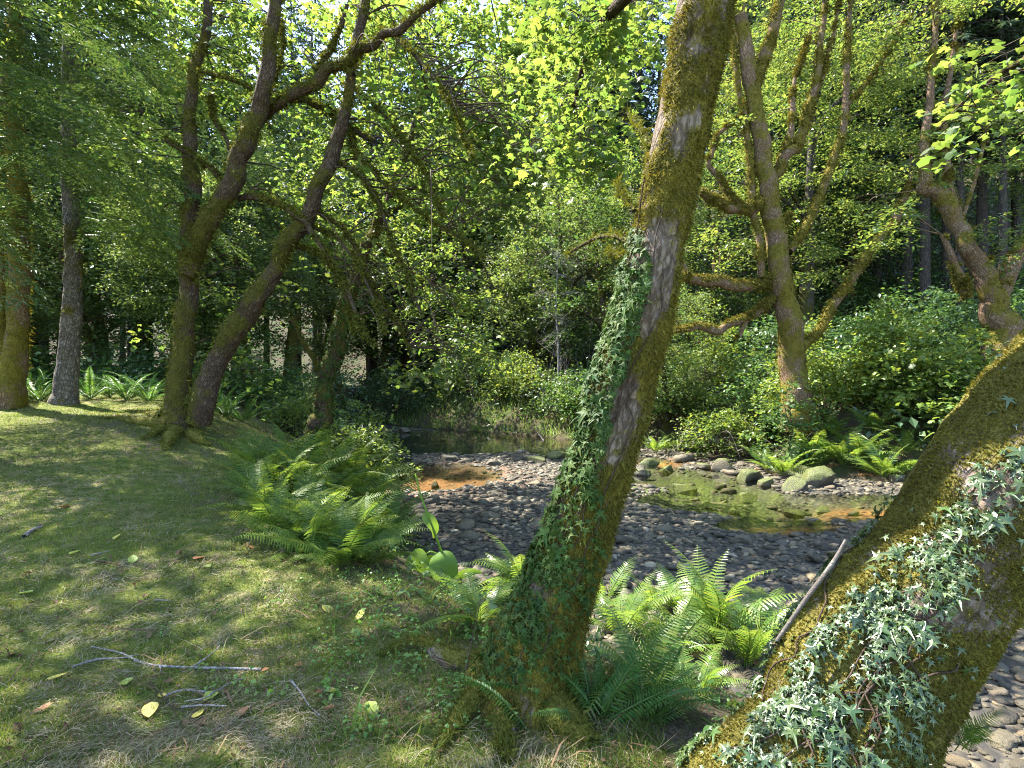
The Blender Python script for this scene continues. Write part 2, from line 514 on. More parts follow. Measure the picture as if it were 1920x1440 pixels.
M['bark_bleached'] = bark_mat('bleached_dead_wood', (.30, .27, .26), (.17, .15, .14), (.40, .37, .36), (.1, .1, .03), (.1, .1, .03), .5, simple=True)
M['root'] = bark_mat('mossy_root', (.15, .115, .08), (.06, .045, .03), (.25, .21, .17), (.11, .11, .018), (.16, .145, .025), .4)

def ground_mat():
    t = NT('ground')
    co = t.coords()
    a = t.n('Attribute', attribute_name='mask')
    sp = t.n('SeparateColor'); t.link(a.outputs[0], sp.inputs[0])
    lawn, soil = sp.outputs[0], sp.outputs[1]
    n1 = t.noise(1.1, 5, .65, co, dist=.4); n2_ = t.noise(6, 5, .7, co); n3 = t.noise(60, 4, .7, co)
    moss = t.mix(t.step(n2_, .35, .65), (.056, .076, .015), (.125, .142, .028))
    dry = t.mix(t.step(n3, .38, .66), (.11, .085, .045), (.27, .22, .13))
    dirt = t.mix(t.step(n3, .4, .7), (.045, .033, .022), (.11, .085, .06))
    c = t.mix(t.step(n1, .46, .62), moss, t.mix(t.step(n2_, .42, .60), moss, dry))
    litter = t.mix(t.step(n3, .35, .65), (.025, .020, .012), (.075, .060, .034))
    litter = t.mix(t.step(n1, .45, .6), litter, (.035, .05, .015))
    c = t.mix(lawn, litter, c)
    c = t.mix(t.math('MULTIPLY', soil, t.step(n2_, .40, .55)), c, dirt)
    h = t.math('ADD', n3, t.math('MULTIPLY', n2_, .7))
    return t.done(t.princ(c, .95, .1, t.bump(h, .9, .03)))
M['ground'] = ground_mat()

def bed_mat():
    t = NT('streambed')
    co = t.coords()
    a = t.n('Attribute', attribute_name='mask')
    sp = t.n('SeparateColor'); t.link(a.outputs[0], sp.inputs[0])
    vo = t.n('TexVoronoi'); vo.inputs['Scale'].default_value = 11; t.link(co, vo.inputs['Vector'])
    hs = t.n('SeparateColor'); t.link(vo.outputs['Color'], hs.inputs[0])
    c = t.ramp(hs.outputs[0], [(0, (.024, .020, .013)), (.5, (.056, .047, .031)), (1, (.095, .08, .054))])
    c = t.mix(t.step(vo.outputs['Distance'], .32, .62), c, (.03, .027, .022))
    c = t.mix(t.math('MULTIPLY', sp.outputs[0], t.step(t.noise(3, 4, .6, co), .3, .55)), c, (.050, .068, .010))  # green of algae and of the painted leaf reflection
    c = t.mix(t.math('MULTIPLY', sp.outputs[1], t.step(t.noise(5, 4, .6, co), .25, .5)), c, (.21, .088, .030))
    c = t.mix(sp.outputs[2], c, (.012, .022, .010))
    h = t.math('MULTIPLY', vo.outputs['Distance'], -1.0)
    return t.done(t.princ(c, .8, .3, t.bump(h, .8, .05)))
M['bed'] = bed_mat()

def stone_mat(name, moss=False):
    t = NT(name)
    co = t.coords()
    f = t.math('FRACT', t.math('ADD', t.island(), t.n('ObjectInfo').outputs['Random']))
    c = t.ramp(f, [(0, (.028, .022, .014)), (.3, (.066, .054, .032)), (.55, (.105, .087, .050)), (.75, (.060, .051, .036)), (.9, (.14, .103, .056)), (1, (.25, .215, .145))])
    nz = t.noise(14 if not moss else 9, 4, .65, co)
    c = t.mix(t.math('MULTIPLY', t.step(nz, .4, .7), .45), c, t.mix(.5, c, (.06, .055, .05)))
    if moss:
        g = t.n('NewGeometry'); sx = t.n('SeparateXYZ'); t.link(g.outputs['Normal'], sx.inputs[0])
        mk = t.math('ADD', t.math('MULTIPLY', sx.outputs[2], .55), t.math('MULTIPLY', t.math('SUBTRACT', t.noise(6, 4, .7, co), .5), .9))
        mk = t.math('ADD', mk, t.math('SUBTRACT', t.attr('moss'), .5))
        mc = t.mix(t.step(t.noise(45, 3, .7, co), .4, .65), (.030, .038, .008), (.105, .115, .022))
        c = t.mix(t.step(mk, .18, .42), c, mc)
    return t.done(t.princ(c, .62, .35, t.bump(t.noise(28, 5, .75, co), .8, .03)))
M['stone'] = stone_mat('river_stone')
M['boulder'] = stone_mat('mossy_boulder', True)

def water_mat():
    t = NT('water')
    co = t.coords((1, .55, 1))
    h = t.math('ADD', t.noise(5, 3, .6, co), t.math('MULTIPLY', t.noise(24, 2, .5, co), .35))
    nb = t.bump(h, .11, .03)
    fr = t.n('Fresnel'); fr.inputs['IOR'].default_value = 1.33; t.link(nb, fr.inputs['Normal'])
    tr = t.n('BsdfTransparent'); tr.inputs[0].default_value = (.86, .88, .76, 1)
    gl = t.n('BsdfGlossy'); gl.inputs['Roughness'].default_value = .03; t.link(nb, gl.inputs['Normal'])
    mx = t.n('MixShader'); t.link(fr.outputs[0], mx.inputs[0]); t.link(tr.outputs[0], mx.inputs[1]); t.link(gl.outputs[0], mx.inputs[2])
    return t.done(mx.outputs[0])
M['water'] = water_mat()

# ------------------------------------------------------------------ ground, streambed, water
def axis(lo, a, b, hi, fine, grow=1.09):
    mid = list(np.arange(a, b + fine / 2, fine))
    s, x = fine, b
    while x < hi: s *= grow; x += s; mid.append(x)
    s, x, pre = fine, a, []
    while x > lo: s *= grow; x -= s; pre.append(x)
    return np.array(pre[::-1] + mid)

def grid(xs, ys):
    X, Y = np.meshgrid(xs, ys)
    nx, ny = len(xs), len(ys)
    i = np.arange(ny - 1)[:, None] * nx; j = np.arange(nx - 1)[None, :]
    F = np.stack([i + j, i + j + 1, i + nx + j + 1, i + nx + j], 2).reshape(-1, 4)
    return X, Y, F

gx, gy = axis(-90, -8, 5, 90, .075), axis(-14, 1.6, 11, 120, .075)
GX, GY, GF = grid(gx, gy)
GZ, ins, left, dl, dr = land_parts(GX, GY)
lawn = np.where(left, sstep(1.5, 2.3, dl), 0.) * (1 - sstep(14, 17, GY + .25 * GX * 0)) * (~ins)
soilm = np.where(left, sstep(1.0, 1.6, dl) * (1 - sstep(1.9, 2.9, dl)), .3)
soilm = np.maximum(soilm, .9 * np.exp(-((GX + 6.4) ** 2 + (GY - 10.6) ** 2) / 3.0))
soilm = np.maximum(soilm, .75 * sstep(.55, .72, n2(GX, GY, 1.1, 3, 77).reshape(GX.shape)))
mask = np.stack([lawn, soilm, 0 * lawn, 1 + 0 * lawn], -1).reshape(-1, 4)
ground = part('ground', np.stack([GX, GY, GZ], -1).reshape(-1, 3), GF, M['ground'], None, True, {'mask': mask})
tag(ground, 'mossy lawn and wooded slopes on both sides of the creek', 'ground', kind='structure')

bx, by = axis(-14, -6, 9, 30, .10, 1.05), axis(-4, 3, 20, 38.5, .10, 1.04)
BX, BY, BF = grid(bx, by)
BZ = bed(BX, BY)
keep = in_poly(BX, BY) | (np.minimum(poly_dist(BX.ravel(), BY.ravel(), LEFT), poly_dist(BX.ravel(), BY.ravel(), RIGHT)).reshape(BX.shape) < .55)
edge = np.where(in_poly(BX, BY), 0, 1)
BZ = BZ - .25 * edge * np.minimum(poly_dist(BX.ravel(), BY.ravel(), LEFT), poly_dist(BX.ravel(), BY.ravel(), RIGHT)).reshape(BX.shape) / .55
def gauss(X, Y, a): return np.clip(sum(np.exp(-(((X - x) / rx) ** 2 + ((Y - y) / ry) ** 2)) for x, y, rx, ry in a), 0, 1)
algae_reflection = gauss(BX, BY, [(4.5, 14.2, 1.2, 1.7), (4.3, 11.5, 1.3, 1.6), (4.7, 10.3, .9, .6), (-3.6, 15.7, .5, .8), (3.4, 12.8, .8, .7)])  # bed tint: algae, plus the mirrored sunlit leaves painted in as colour
silt = gauss(BX, BY, [(-1.9, 14.4, 1.7, 2.1), (4.6, 9.4, .7, .45), (7.2, 11.0, 1.4, .5), (-2.6, 12.6, .8, .4), (4.6, 17.5, 1.0, .5)])
deep = gauss(BX, BY, [(-1, 24.5, 5, 4), (2.6, 20.5, 2.0, 2.2)])
vk = keep.ravel()
fk = vk[BF].all(1)
used = np.unique(BF[fk]); remap = np.zeros(len(vk), int); remap[used] = np.arange(len(used))
bmask = np.stack([algae_reflection, silt, deep, 1 + 0 * deep], -1).reshape(-1, 4)[used]
streambed = part('streambed', np.stack([BX, BY, BZ], -1).reshape(-1, 3)[used], remap[BF[fk]], M['bed'], None, True, {'mask': bmask})
tag(streambed, 'gravelly bed of the shallow creek', 'streambed', kind='structure')

wx, wy = np.arange(-14, 30.1, .5), np.arange(-4, 38.6, .5)
WX, WY, WF = grid(wx, wy)
wk = (in_poly(WX, WY) | (np.minimum(poly_dist(WX.ravel(), WY.ravel(), LEFT), poly_dist(WX.ravel(), WY.ravel(), RIGHT)).reshape(WX.shape) < .6)).ravel()
wf = WF[wk[WF].all(1)]
used = np.unique(wf); remap = np.zeros(len(wk), int); remap[used] = np.arange(len(used))
water = part('water', np.stack([WX, WY, 0 * WX + ZW], -1).reshape(-1, 3)[used], remap[wf], M['water'], None)
tag(water, 'clear shallow creek water pooling between gravel bars', 'water', kind='structure')

# ------------------------------------------------------------------ stones
def spherified(n):
    """cube sphere with n x n quads per side"""
    V, F, idx = [], [], {}
    def vid(p):
        k = tuple(np.round(p, 5))
        if k not in idx: idx[k] = len(V); V.append(p)
        return idx[k]
    for ax in range(3):
        for sg in (-1, 1):
            for i in range(n):
                for j in range(n):
                    q = []
                    for di, dj in ((0, 0), (1, 0), (1, 1), (0, 1)):
                        p = np.zeros(3); p[ax] = sg; p[(ax + 1) % 3] = -1 + 2 * (i + di) / n; p[(ax + 2) % 3] = -1 + 2 * (j + dj) / n
                        q.append(vid(p))
                    F.append(q if sg > 0 else q[::-1])
    V = np.array(V)
    return nrm(np.sign(V) * np.abs(V) ** .9), np.array(F)
S2, S2F = spherified(2)
S1, S1F = spherified(1)
S3, S3F = spherified(3)
S8, S8F = spherified(9)

def stone_shape(base, seed, amp=.22, flat=.42):
    r = np.random.default_rng(seed)
    V = base * (1 + amp * 2 * (fbm(base * 1.1 + seed * 7.7, 2, seed) - .5))[:, None]
    for k in range(7):                                  # a few worn flat faces
        n_ = nrm(r.normal(0, 1, 3)); h_ = r.uniform(.55, .9)
        V = V - n_ * np.clip(V @ n_ - h_, 0, 9)[:, None]
    return V * np.array([1, r.uniform(.55, .85), flat])

def sample_gravel(n, x0, x1, y0, y1):
    X = rng.uniform(x0, x1, n); Y = rng.uniform(y0, y1, n)
    ok = in_poly(X, Y) | (poly_dist(X, Y, LEFT) < .35)
    px = 960 + X / Y * FPX
    ok &= (px > -60) & (px < 1980)
    ok &= (bed(X, Y) > ZW - .035) | (rng.uniform(0, 1, n) < .10)
    return X[ok], Y[ok]

def yawframes(n, tilt=.16):
    a = rng.uniform(0, 2 * np.pi, n)
    Z = nrm(np.stack([rng.normal(0, tilt, n), rng.normal(0, tilt, n), np.ones(n)], 1))
    Xa = nrm(np.cross(np.stack([-np.sin(a), np.cos(a), 0 * a], 1), Z))
    return Xa, np.cross(Z, Xa), Z

def pebbles(n, x0, x1, y0, y1, mean, base, bf, nsh, sig=.58, lift=.25):
    X, Y = sample_gravel(n, x0, x1, y0, y1)
    s = mean * np.exp(rng.normal(0, sig, len(X)))
    z = bed(X, Y)
    o = rng.integers(0, nsh, len(X))
    g = Geo()
    for k in range(nsh):
        q = o == k
        xa, ya, za = yawframes(q.sum())
        V, F = place(stone_shape(base, 100 + k, .3, .30 + .05 * (k % 3)), bf, np.stack([X[q], Y[q], z[q] + lift * s[q] * .36], 1), xa, ya, za, s[q])
        g.add(V, F)
    return g.out()

V, F = pebbles(15500, -4, 12, 3, 9.5, .040, S2, S2F, 9)
part('pebbles', V, F, M['stone'], streambed, True, None, 'stuff')
ICO = nrm(np.array([(0, s1, s2 * 1.618) for s1 in (-1, 1) for s2 in (-1, 1)] + [(s1, s2 * 1.618, 0) for s1 in (-1, 1) for s2 in (-1, 1)] + [(s2 * 1.618, 0, s1) for s1 in (-1, 1) for s2 in (-1, 1)], float))
ICOF = np.array([(a, b, c) if np.dot(np.cross(ICO[b] - ICO[a], ICO[c] - ICO[a]), ICO[a]) > 0 else (a, c, b) for a in range(12) for b in range(a + 1, 12) for c in range(b + 1, 12) if max(np.linalg.norm(ICO[a] - ICO[b]), np.linalg.norm(ICO[b] - ICO[c]), np.linalg.norm(ICO[a] - ICO[c])) < 1.1])
V, F = pebbles(28000, -6, 13, 9.5, 24, .050, ICO, ICOF, 8)
part('pebbles', V, F, M['stone'], streambed, True, None, 'stuff')
# the largest cobbles singly
cob = [mesh_data('cobble', stone_shape(S3, 200 + k, .24, .40 + .05 * (k % 4)), S3F, M['stone']) for k in range(9)]
X, Y = sample_gravel(2600, -3, 9, 3.4, 13)
dens = rng.uniform(0, 1, len(X)) < np.clip(7.5 / Y, .3, 1) * .9
X, Y = X[dens][:290], Y[dens][:290]
Zc = bed(X, Y)
for k in range(len(X)):
    s = .060 * math.exp(rng.normal(0, .30)) * (1 + .03 * Y[k])
    o = add('cobble', cob[k % 9], streambed, (X[k], Y[k], Zc[k] + .28 * s), (rng.normal(0, .15), rng.normal(0, .15), rng.uniform(0, 6.28)), s)

def on_bed(px, py):
    d = np.arange(3, 40, .02)
    X = (px - 960.0) / FPX * d; Z = CAMZ - (py - 720.0) / FPX * d
    k = int(np.argmax(Z <= np.maximum(bed(X, d), ZW)))
    return np.array([X[k], d[k], Z[k]])

BOULD = [  # px, py of the foot, width in px, height ratio, moss, label
    (1556, 916, 92, .50, .75, 'large oval boulder with sunlit mossy top beside the far ferns'),
    (1503, 900, 78, .42, .8, 'flat mossy boulder tucked under the ferns behind the oval one'),
    (1494, 922, 62, .55, .55, 'pale round boulder in front of the bright fern clump'),
    (1408, 902, 66, .60, .85, 'dark mossy boulder in the middle of the creek stones'),
    (1410, 930, 66, .45, .8, 'sunlit mossy wedge of rock beside the flat grey slab'),
    (1346, 925, 62, .16, .0, 'flat dark grey slab lying in the shallow water'),
    (1357, 908, 28, .85, .25, 'small pale upright stone with a bare face'),
    (1284, 914, 52, .42, .7, 'low mossy stone at the edge of the green water'),
    (1357, 884, 44, .75, .55, 'dark arched stone with a mossy crown by the gravel bar'),
    (1322, 880, 40, .42, .6, 'small mossy hump behind the green pool'),
    (1253, 880, 48, .55, .8, 'moss covered boulder next to the leaning ivy trunk'),
    (1222, 872, 46, .55, .8, 'mossy boulder half hidden by the leaning ivy trunk'),
    (1207, 892, 36, .8, .45, 'dark stone with a fern sprig beside the ivy trunk'),
    (1444, 912, 40, .7, .8, 'mossy lump wedged behind the sunlit rock'),
    (1382, 946, 26, .8, .7, 'small round mossy stone standing in the water'),
    (1497, 946, 60, .35, .6, 'jagged low mossy rock in the bright riffle'),
    (1552, 944, 46, .35, .6, 'low mossy rock in front of the oval boulder'),
    (1528, 950, 34, .3, .1, 'bare flat stone in the riffle'),
    (1583, 984, 34, .40, .0, 'pale bare stone alone in the shallow water'),
    (1640, 978, 22, .6, .0, 'small whitish stone near the leaning trunk'),
    (1250, 982, 42, .40, .15, 'tan cobble larger than the gravel around it'),
    (1402, 1020, 40, .45, .0, 'bluish rounded cobble among the grey gravel'),
    (1012, 868, 44, .42, .8, 'mossy rock left of the leaning ivy trunk'),
    (1046, 862, 60, .38, .85, 'long moss cushion of rock behind the ivy trunk'),
    (757, 812, 30, .5, .1, 'dark wet stone at the near end of the pool'),
    (833, 814, 20, .55, .1, 'small dark stone in the still pool'),
    (853, 816, 22, .6, .1, 'dark stone standing nearest the middle of the pool'),
    (813, 822, 18, .45, .1, 'tiny wet stone in front of the pool pair'),
    (746, 880, 38, .45, .1, 'dark flat rock at the edge of the brown pool'),
    (730, 858, 22, .8, .1, 'round grey stone by the bushes at the pool'),
    (836, 866, 54, .28, .15, 'brown flat rock above the rusty pool'),
    (816, 904, 18, 1.2, .2, 'small upright brown stone in the rusty pool'),
    (922, 874, 32, .5, .2, 'grey stone on the bright gravel tongue'),
    (1690, 905, 40, .5, .4, 'stone half under the drooping far fern'),
]
for k, (px, py, w, hr, ms, lab) in enumerate(BOULD):
    p = on_bed(px, py)
    half = w / 2 / FPX * p[1]
    V = S8 * np.array([1, .8, hr])
    V = V * (1 + .75 * (fbm(S8 * .9 + k * 5.1, 2, 300 + k) - .5) + .45 * (np.abs(fbm(S8 * 2.0 + k * 3.3, 3, 330 + k) - .5) - .1))[:, None]
    r_ = np.random.default_rng(800 + k)
    for _ in range(6):                                  # broken faces
        n_ = nrm(r_.normal(0, 1, 3) * np.array([1, 1, .7])); h_ = r_.uniform(.42, .72) * (abs(n_[2]) * hr + (1 - abs(n_[2])))
        V = V - n_ * np.clip(V @ n_ - h_, 0, 9)[:, None] * .85
    V = V * (1 + .10 * (fbm(S8 * 5 + k, 2, 360 + k) - .5))[:, None]
    V[:, 2] = np.maximum(V[:, 2], -hr * .6)
    a = rng.uniform(-.5, .5)
    V = V @ np.array([[math.cos(a), math.sin(a), 0], [-math.sin(a), math.cos(a), 0], [0, 0, 1]])
    zb = min(p[2], g1(p[0], p[1] + half * .7))
    o = add('boulder', mesh_data('boulder', V * half, S8F, M['boulder'], True, {'moss': np.full(len(V), ms)}), None, (p[0], p[1] + half * .7, zb + hr * half * .42))
    tag(o, lab, 'boulder', 'stones in the creek')

# ------------------------------------------------------------------ foliage and tree builders
def leafcloud(C, cr, nper, size, tmpl, flat=.2, tilt=.45, droop=.25, sig=.28, hs=.8):
    C = np.asarray(C, float)
    n = len(C) * nper
    ci = np.repeat(np.arange(len(C)), nper)
    crv = (np.full(len(C), cr) if np.isscalar(cr) else cr)[ci]
    th = rng.uniform(0, 2 * np.pi, n); r = np.sqrt(rng.uniform(0, 1, n))
    el = rng.uniform(.55, 1, len(C))[ci]; rot = rng.uniform(0, 6.28, len(C))[ci]
    ax, ay = r * np.cos(th), r * np.sin(th) * el
    ox = (ax * np.cos(rot) - ay * np.sin(rot)) * crv; oy = (ax * np.sin(rot) + ay * np.cos(rot)) * crv
    tx = rng.normal(0, .22, len(C))[ci]; ty = rng.normal(0, .22, len(C))[ci]
    oz = rng.normal(0, flat, n) * crv - droop * r * r * crv + tx * ox + ty * oy
    off = np.stack([ox, oy, oz], 1)
    head = nrm(off + np.array([0, 0, -.15]))
    X, Y, Z = rand_axes(n, (0, 0, 1), tilt, head, hs)
    s = size * np.exp(rng.normal(0, sig, n))
    return place(tmpl[0], tmpl[1], C[ci] + off, X, Y, Z, s)

def ball(n, shell=.0):
    v = nrm(rng.normal(0, 1, (n, 3)))
    return v * (rng.uniform(shell ** 3, 1, n) ** (1 / 3.))[:, None]

def blob_px(px, py, rx, ry, d, rd, n):
    b = ball(n)
    return np.array([pix(px + rx * q[0], py + ry * q[1], max(1.5, d + rd * q[2])) for q in b])

def blob_w(x, y, z, rx, ry, rz, n, clump=0.):
    C = np.array([x, y, z]) + ball(n if not clump else n * 4) * np.array([rx, ry, rz])
    if clump:
        k = fbm(C * np.array([1, 1, .2]) / clump, 2, 71)
        C = C[np.argsort(-k)[:n]]
    return C

def twigs(C, limbs, rmax=.03, spread=.5, sub=2, cr=.5, maxlen=99):
    """thin curved shoots from the nearest limb to every leaf spray"""
    g = Geo()
    A = np.vstack(limbs)
    for c in C:
        d = np.linalg.norm(A - c, axis=1) + .35 * np.clip(A[:, 2] - c[2], 0, 9)
        k = int(np.argmin(d)); a = A[k]
        L = np.linalg.norm(c - a)
        if L < .1 or L > maxlen: continue
        j = rng.normal(0, .1 * L, 3)
        mid = a * .5 + c * .5 + np.array([0, 0, .14 * L]) + j
        q = a * .78 + c * .22 + np.array([0, 0, .08 * L]) + j * .7
        r0 = min(rmax, .005 + .007 * L)
        V, F, _ = tube([a, q, mid, c], [r0, r0 * .85, r0 * .6, .003], 4, max(.12, L / 8))
        g.add(V, F)
        for _ in range(sub):
            e = c + rng.normal(0, 1, 3) * np.array([1, 1, .35]) * cr * .7
            V, F, _ = tube([mid * .3 + c * .7, (c + e) / 2 + np.array([0, 0, .05]), e], [.005, .004, .0015], 3, .3)
            g.add(V, F)
    return g

def moss_value(V, N, seed, base, up=.25, scale=.35):
    return base + up * N[:, 2] + 1.1 * (fbm(V / scale, 3, seed) - .5)

def tuft_geo(V, N, moss, n, length, width, thr=.55, hang=.5):
    idx = np.nonzero(moss > thr)[0]
    if len(idx) == 0 or n == 0: return None
    k = rng.choice(idx, n)
    Nn = nrm(N[k] + rng.normal(0, .45, (n, 3)))
    Y = nrm(Nn + np.array([0, 0, -1.]) * rng.uniform(0, hang * 2, (n, 1)))
    X = nrm(np.cross(Y, rng.normal(0, 1, (n, 3))))
    P = V[k] - N[k] * length * .15 + rng.normal(0, length * .5, (n, 3))
    s = length * np.exp(rng.normal(0, .35, n))
    T = TRI[0] * np.array([width / length, 1, 1])
    return place(T, TRI[1], P, X, Y, np.cross(X, Y), s)

def limb_pts(spec, D, dd=0.):
    """(px, py, width px[, depth]) rows -> points and radii; dd adds depth along the limb"""
    P, Rr = [], []
    for k, row in enumerate(spec):
        d = row[3] if len(row) > 3 else D + dd * k / max(1, len(spec) - 1)
        P.append(pix(row[0], row[1], d)); Rr.append(row[2] / 2 / FPX * d)
    return np.array(P), np.array(Rr)

def make_limb(parent, name, P, Rr, mat, moss=.5, up=.25, seg=14, step=.08, lump=.10, ridge=.0, seed=0, tufts=0, tl=.05, tw=.02, tmat='moss_green', mscale=.35, hang=.5, flute=None, thr=.55, lumpscale=.35):
    V, F, info = tube(P, Rr, seg, step, ridge, lump, seed, lumpscale, flute)
    N = info['D'].reshape(-1, 3)
    m = moss_value(V, N, seed + 9, moss, up, mscale)
    aa = np.linspace(0, 2 * np.pi, seg, endpoint=False)
    rm = np.maximum(.02, info['r'])[:, None]
    bco = np.stack([np.cos(aa)[None] * rm, np.sin(aa)[None] * rm, np.repeat(info['u'][:, None] * .42, seg, 1)], -1).reshape(-1, 3)
    o = part(name, V, F, M[mat], parent, True, {'moss': m, 'bco': bco})
    t = tuft_geo(V, N, m, tufts, tl, tw, thr, hang)
    return o, V, N, m, info, t

def finish_crown(root, C, limbs, leaf, nper, size, tmpl, cr=.6, flat=.2, tilt=.45, droop=.25, rmax=.03, bark='bark_mid', sub=2, hs=.8):
    C = np.asarray(C)
    crv = cr * np.exp(rng.normal(0, .25, len(C)))
    V, F = leafcloud(C, crv, nper, size, tmpl, flat, tilt, droop, .28, hs)
    part('crown', V, F, M[leaf], root, False, None, 'stuff')
    g = twigs(C, limbs, rmax, .5, sub, cr, 2.1)
    V, F = g.out()
    part('twigs', V, F, M[bark], root, True, {'moss': np.full(len(V), .35)}, 'stuff')

def traced(name, label, cat, D, spec_list, mat, base=None, moss=.5, tuftn=(2500, 900), tl=.05, tmat='moss_green', seg=16, step=.07, lump=.12, ridge=0., seed=1, group=None, dds=None, crook=.26):
    """a tree whose trunk and branches follow given courses; the first is the trunk"""
    P0, R0 = limb_pts(spec_list[0], D, (dds or {}).get(0, 0))
    loc = base if base is not None else (P0[0][0], P0[0][1], g1(P0[0][0], P0[0][1]))
    root = thing(name, loc, label, cat, group)
    cl, tg = [], Geo()
    for k, s in enumerate(spec_list):
        P, Rr = limb_pts(s, D, (dds or {}).get(k, 0))
        if k == 0:
            P = np.vstack([P[0] + (P[0] - P[1]) / np.linalg.norm(P[0] - P[1]) * .45, P]); Rr = np.concatenate([[Rr[0] * 1.15], Rr])
        if k == 0 or len(P) > 3:                        # crooked rather than smooth courses
            Q, S_ = [P[0]], [Rr[0]]
            for i in range(1, len(P)):
                rm_ = (Rr[i] + Rr[i - 1]) / 2
                Q += [(P[i] + P[i - 1]) / 2 + rng.normal(0, crook * (rm_ + .025), 3), P[i]]; S_ += [rm_ * rng.uniform(.9, 1.12), Rr[i]]
            P, Rr = np.array(Q), np.array(S_)
        big = Rr.max() > .08
        o, V, N, m, info, t = make_limb(root, 'trunk' if k == 0 else 'branch', P, Rr, mat, moss, .25, seg if big else 8, step if big else .12, lump, ridge if big else 0, seed + k * 3,
                                        tuftn[0] if big else int(tuftn[1] * len(P) / 6), tl if big else tl * .8, tl * .35, tmat)
        if t: tg.add(*t)
        cl.append(info['C'])
    if tg.n:
        V, F = tg.out()
        part('moss', V, F, M[tmat], root, False, None, 'stuff')
    return root, cl

# ------------------------------------------------------------------ the traced trees
# the forked mossy maple on the lawn
b = hit(338, 806); D1 = b[1]
T1 = [
    [(332, 806, 92), (335, 770, 66), (338, 700, 54), (345, 600, 47), (352, 500, 44), (358, 400, 40), (356, 300, 33), (354, 220, 28), (363, 130, 24), (388, 50, 22), (400, -120, 18), (380, -300, 14)],
    [(372, 790, 62), (392, 710, 56), (425, 645, 56), (465, 590, 52), (500, 530, 47), (535, 455, 44), (585, 385, 40), (618, 310, 36), (640, 240, 31), (655, 170, 27), (668, 80, 25), (690, -60, 22), (720, -300, 16)],
    [(350, 515, 40), (370, 460, 46), (415, 375, 46), (445, 300, 46), (470, 240, 42), (492, 170, 36), (506, 75, 33), (515, -60, 28), (500, -260, 20)],
    [(470, 245, 26), (505, 205, 26), (545, 180, 26), (595, 155, 30), (650, 118, 28), (700, 85, 25), (745, 60, 20), (830, -10, 16), (930, -120, 11)],
    [(485, 225, 20), (520, 195, 17), (570, 186, 16), (620, 207, 14), (650, 235, 13), (692, 262, 10)],
    [(648, 236, 11), (668, 290, 9), (715, 340, 8), (780, 392, 6), (850, 440, 5), (905, 480, 4)],
    [(448, 372, 17), (480, 370, 15), (530, 385, 14), (575, 418, 12), (605, 465, 11), (640, 520, 10), (668, 590, 8), (700, 650, 6)],
    [(575, 420, 10), (630, 445, 8), (670, 490, 8), (700, 560, 6), (720, 620, 5)],
    [(545, 458, 11), (590, 470, 10), (625, 505, 8), (650, 560, 7), (665, 620, 5)],
    [(632, 305, 11), (680, 335, 9), (715, 390, 8), (740, 470, 7), (765, 520, 6), (790, 590, 4)],
    [(590, 395, 10), (640, 425, 8), (670, 470, 8), (690, 530, 7), (740, 600, 5), (765, 650, 4)],
    [(668, 170, 10), (700, 195, 9), (735, 235, 7), (765, 275, 6), (800, 330, 5), (830, 400, 4)],
    [(745, 75, 10), (780, 105, 9), (825, 165, 7), (850, 200, 6), (868, 250, 5), (885, 290, 4)],
    [(425, 350, 12), (395, 315, 10), (360, 290, 8), (310, 262, 9)],
    [(438, 300, 10), (425, 260, 8), (400, 225, 6), (395, 180, 5)],
    [(585, 150, 14), (605, 115, 13), (628, 75, 12), (650, 10, 10)],
    [(375, 135, 8), (420, 145, 8), (470, 165, 6)],
    [(500, 205, 9), (515, 150, 9), (530, 95, 8), (528, 40, 7)],
]
T1 = [[(x, y, w * (.74 if w > 14 else .85)) for x, y, w in s] for s in T1]
maple, cl1 = traced('maple_tree', 'forked mossy maple with two leaning trunks and surface roots at the lawn edge', 'tree', D1, T1, 'bark_mid', base=b, moss=.60, tuftn=(4800, 1500), tl=.055, seg=20, step=.06, lump=.16, seed=31,
                    dds={0: .6, 1: -.6, 2: -1.0, 3: -1.6, 6: -1.0, 7: -1.2, 9: -1.4, 11: -1.6, 12: -2.0, 5: -1.6})
for k, s in enumerate([[(322, 792, 34), (285, 795, 26), (250, 790, 20), (215, 782, 12), (190, 780, 6)], [(318, 806, 30), (300, 808, 20), (284, 815, 12), (270, 820, 5)], [(332, 812, 38), (322, 820, 26), (314, 832, 16), (308, 842, 6)],
                       [(312, 780, 30), (290, 778, 18), (265, 770, 10), (235, 768, 5)], [(352, 815, 40), (372, 826, 22), (392, 832, 10)]]):
    P, Rr = [], []
    for i, (x, y, w) in enumerate(s):
        h = hit(x, y + 4) if i else np.array([*pix(x, y, D1)[:2], 0])
        rr = w / 2 / FPX * D1
        P.append((h[0], h[1], (pix(x, y, D1)[2] if i == 0 else g1(h[0], h[1]) + rr * .5))); Rr.append(rr * .95 * (1 - .12 * i))
    o, V, N, m, info, t = make_limb(maple, 'root', np.array(P), np.array(Rr), 'root', .75, .2, 14, .05, .26, .02, 900 + k, 900, .035, .012)
    part('moss', *t, M['moss_green'], maple, False, None, 'stuff')
g = Geo()
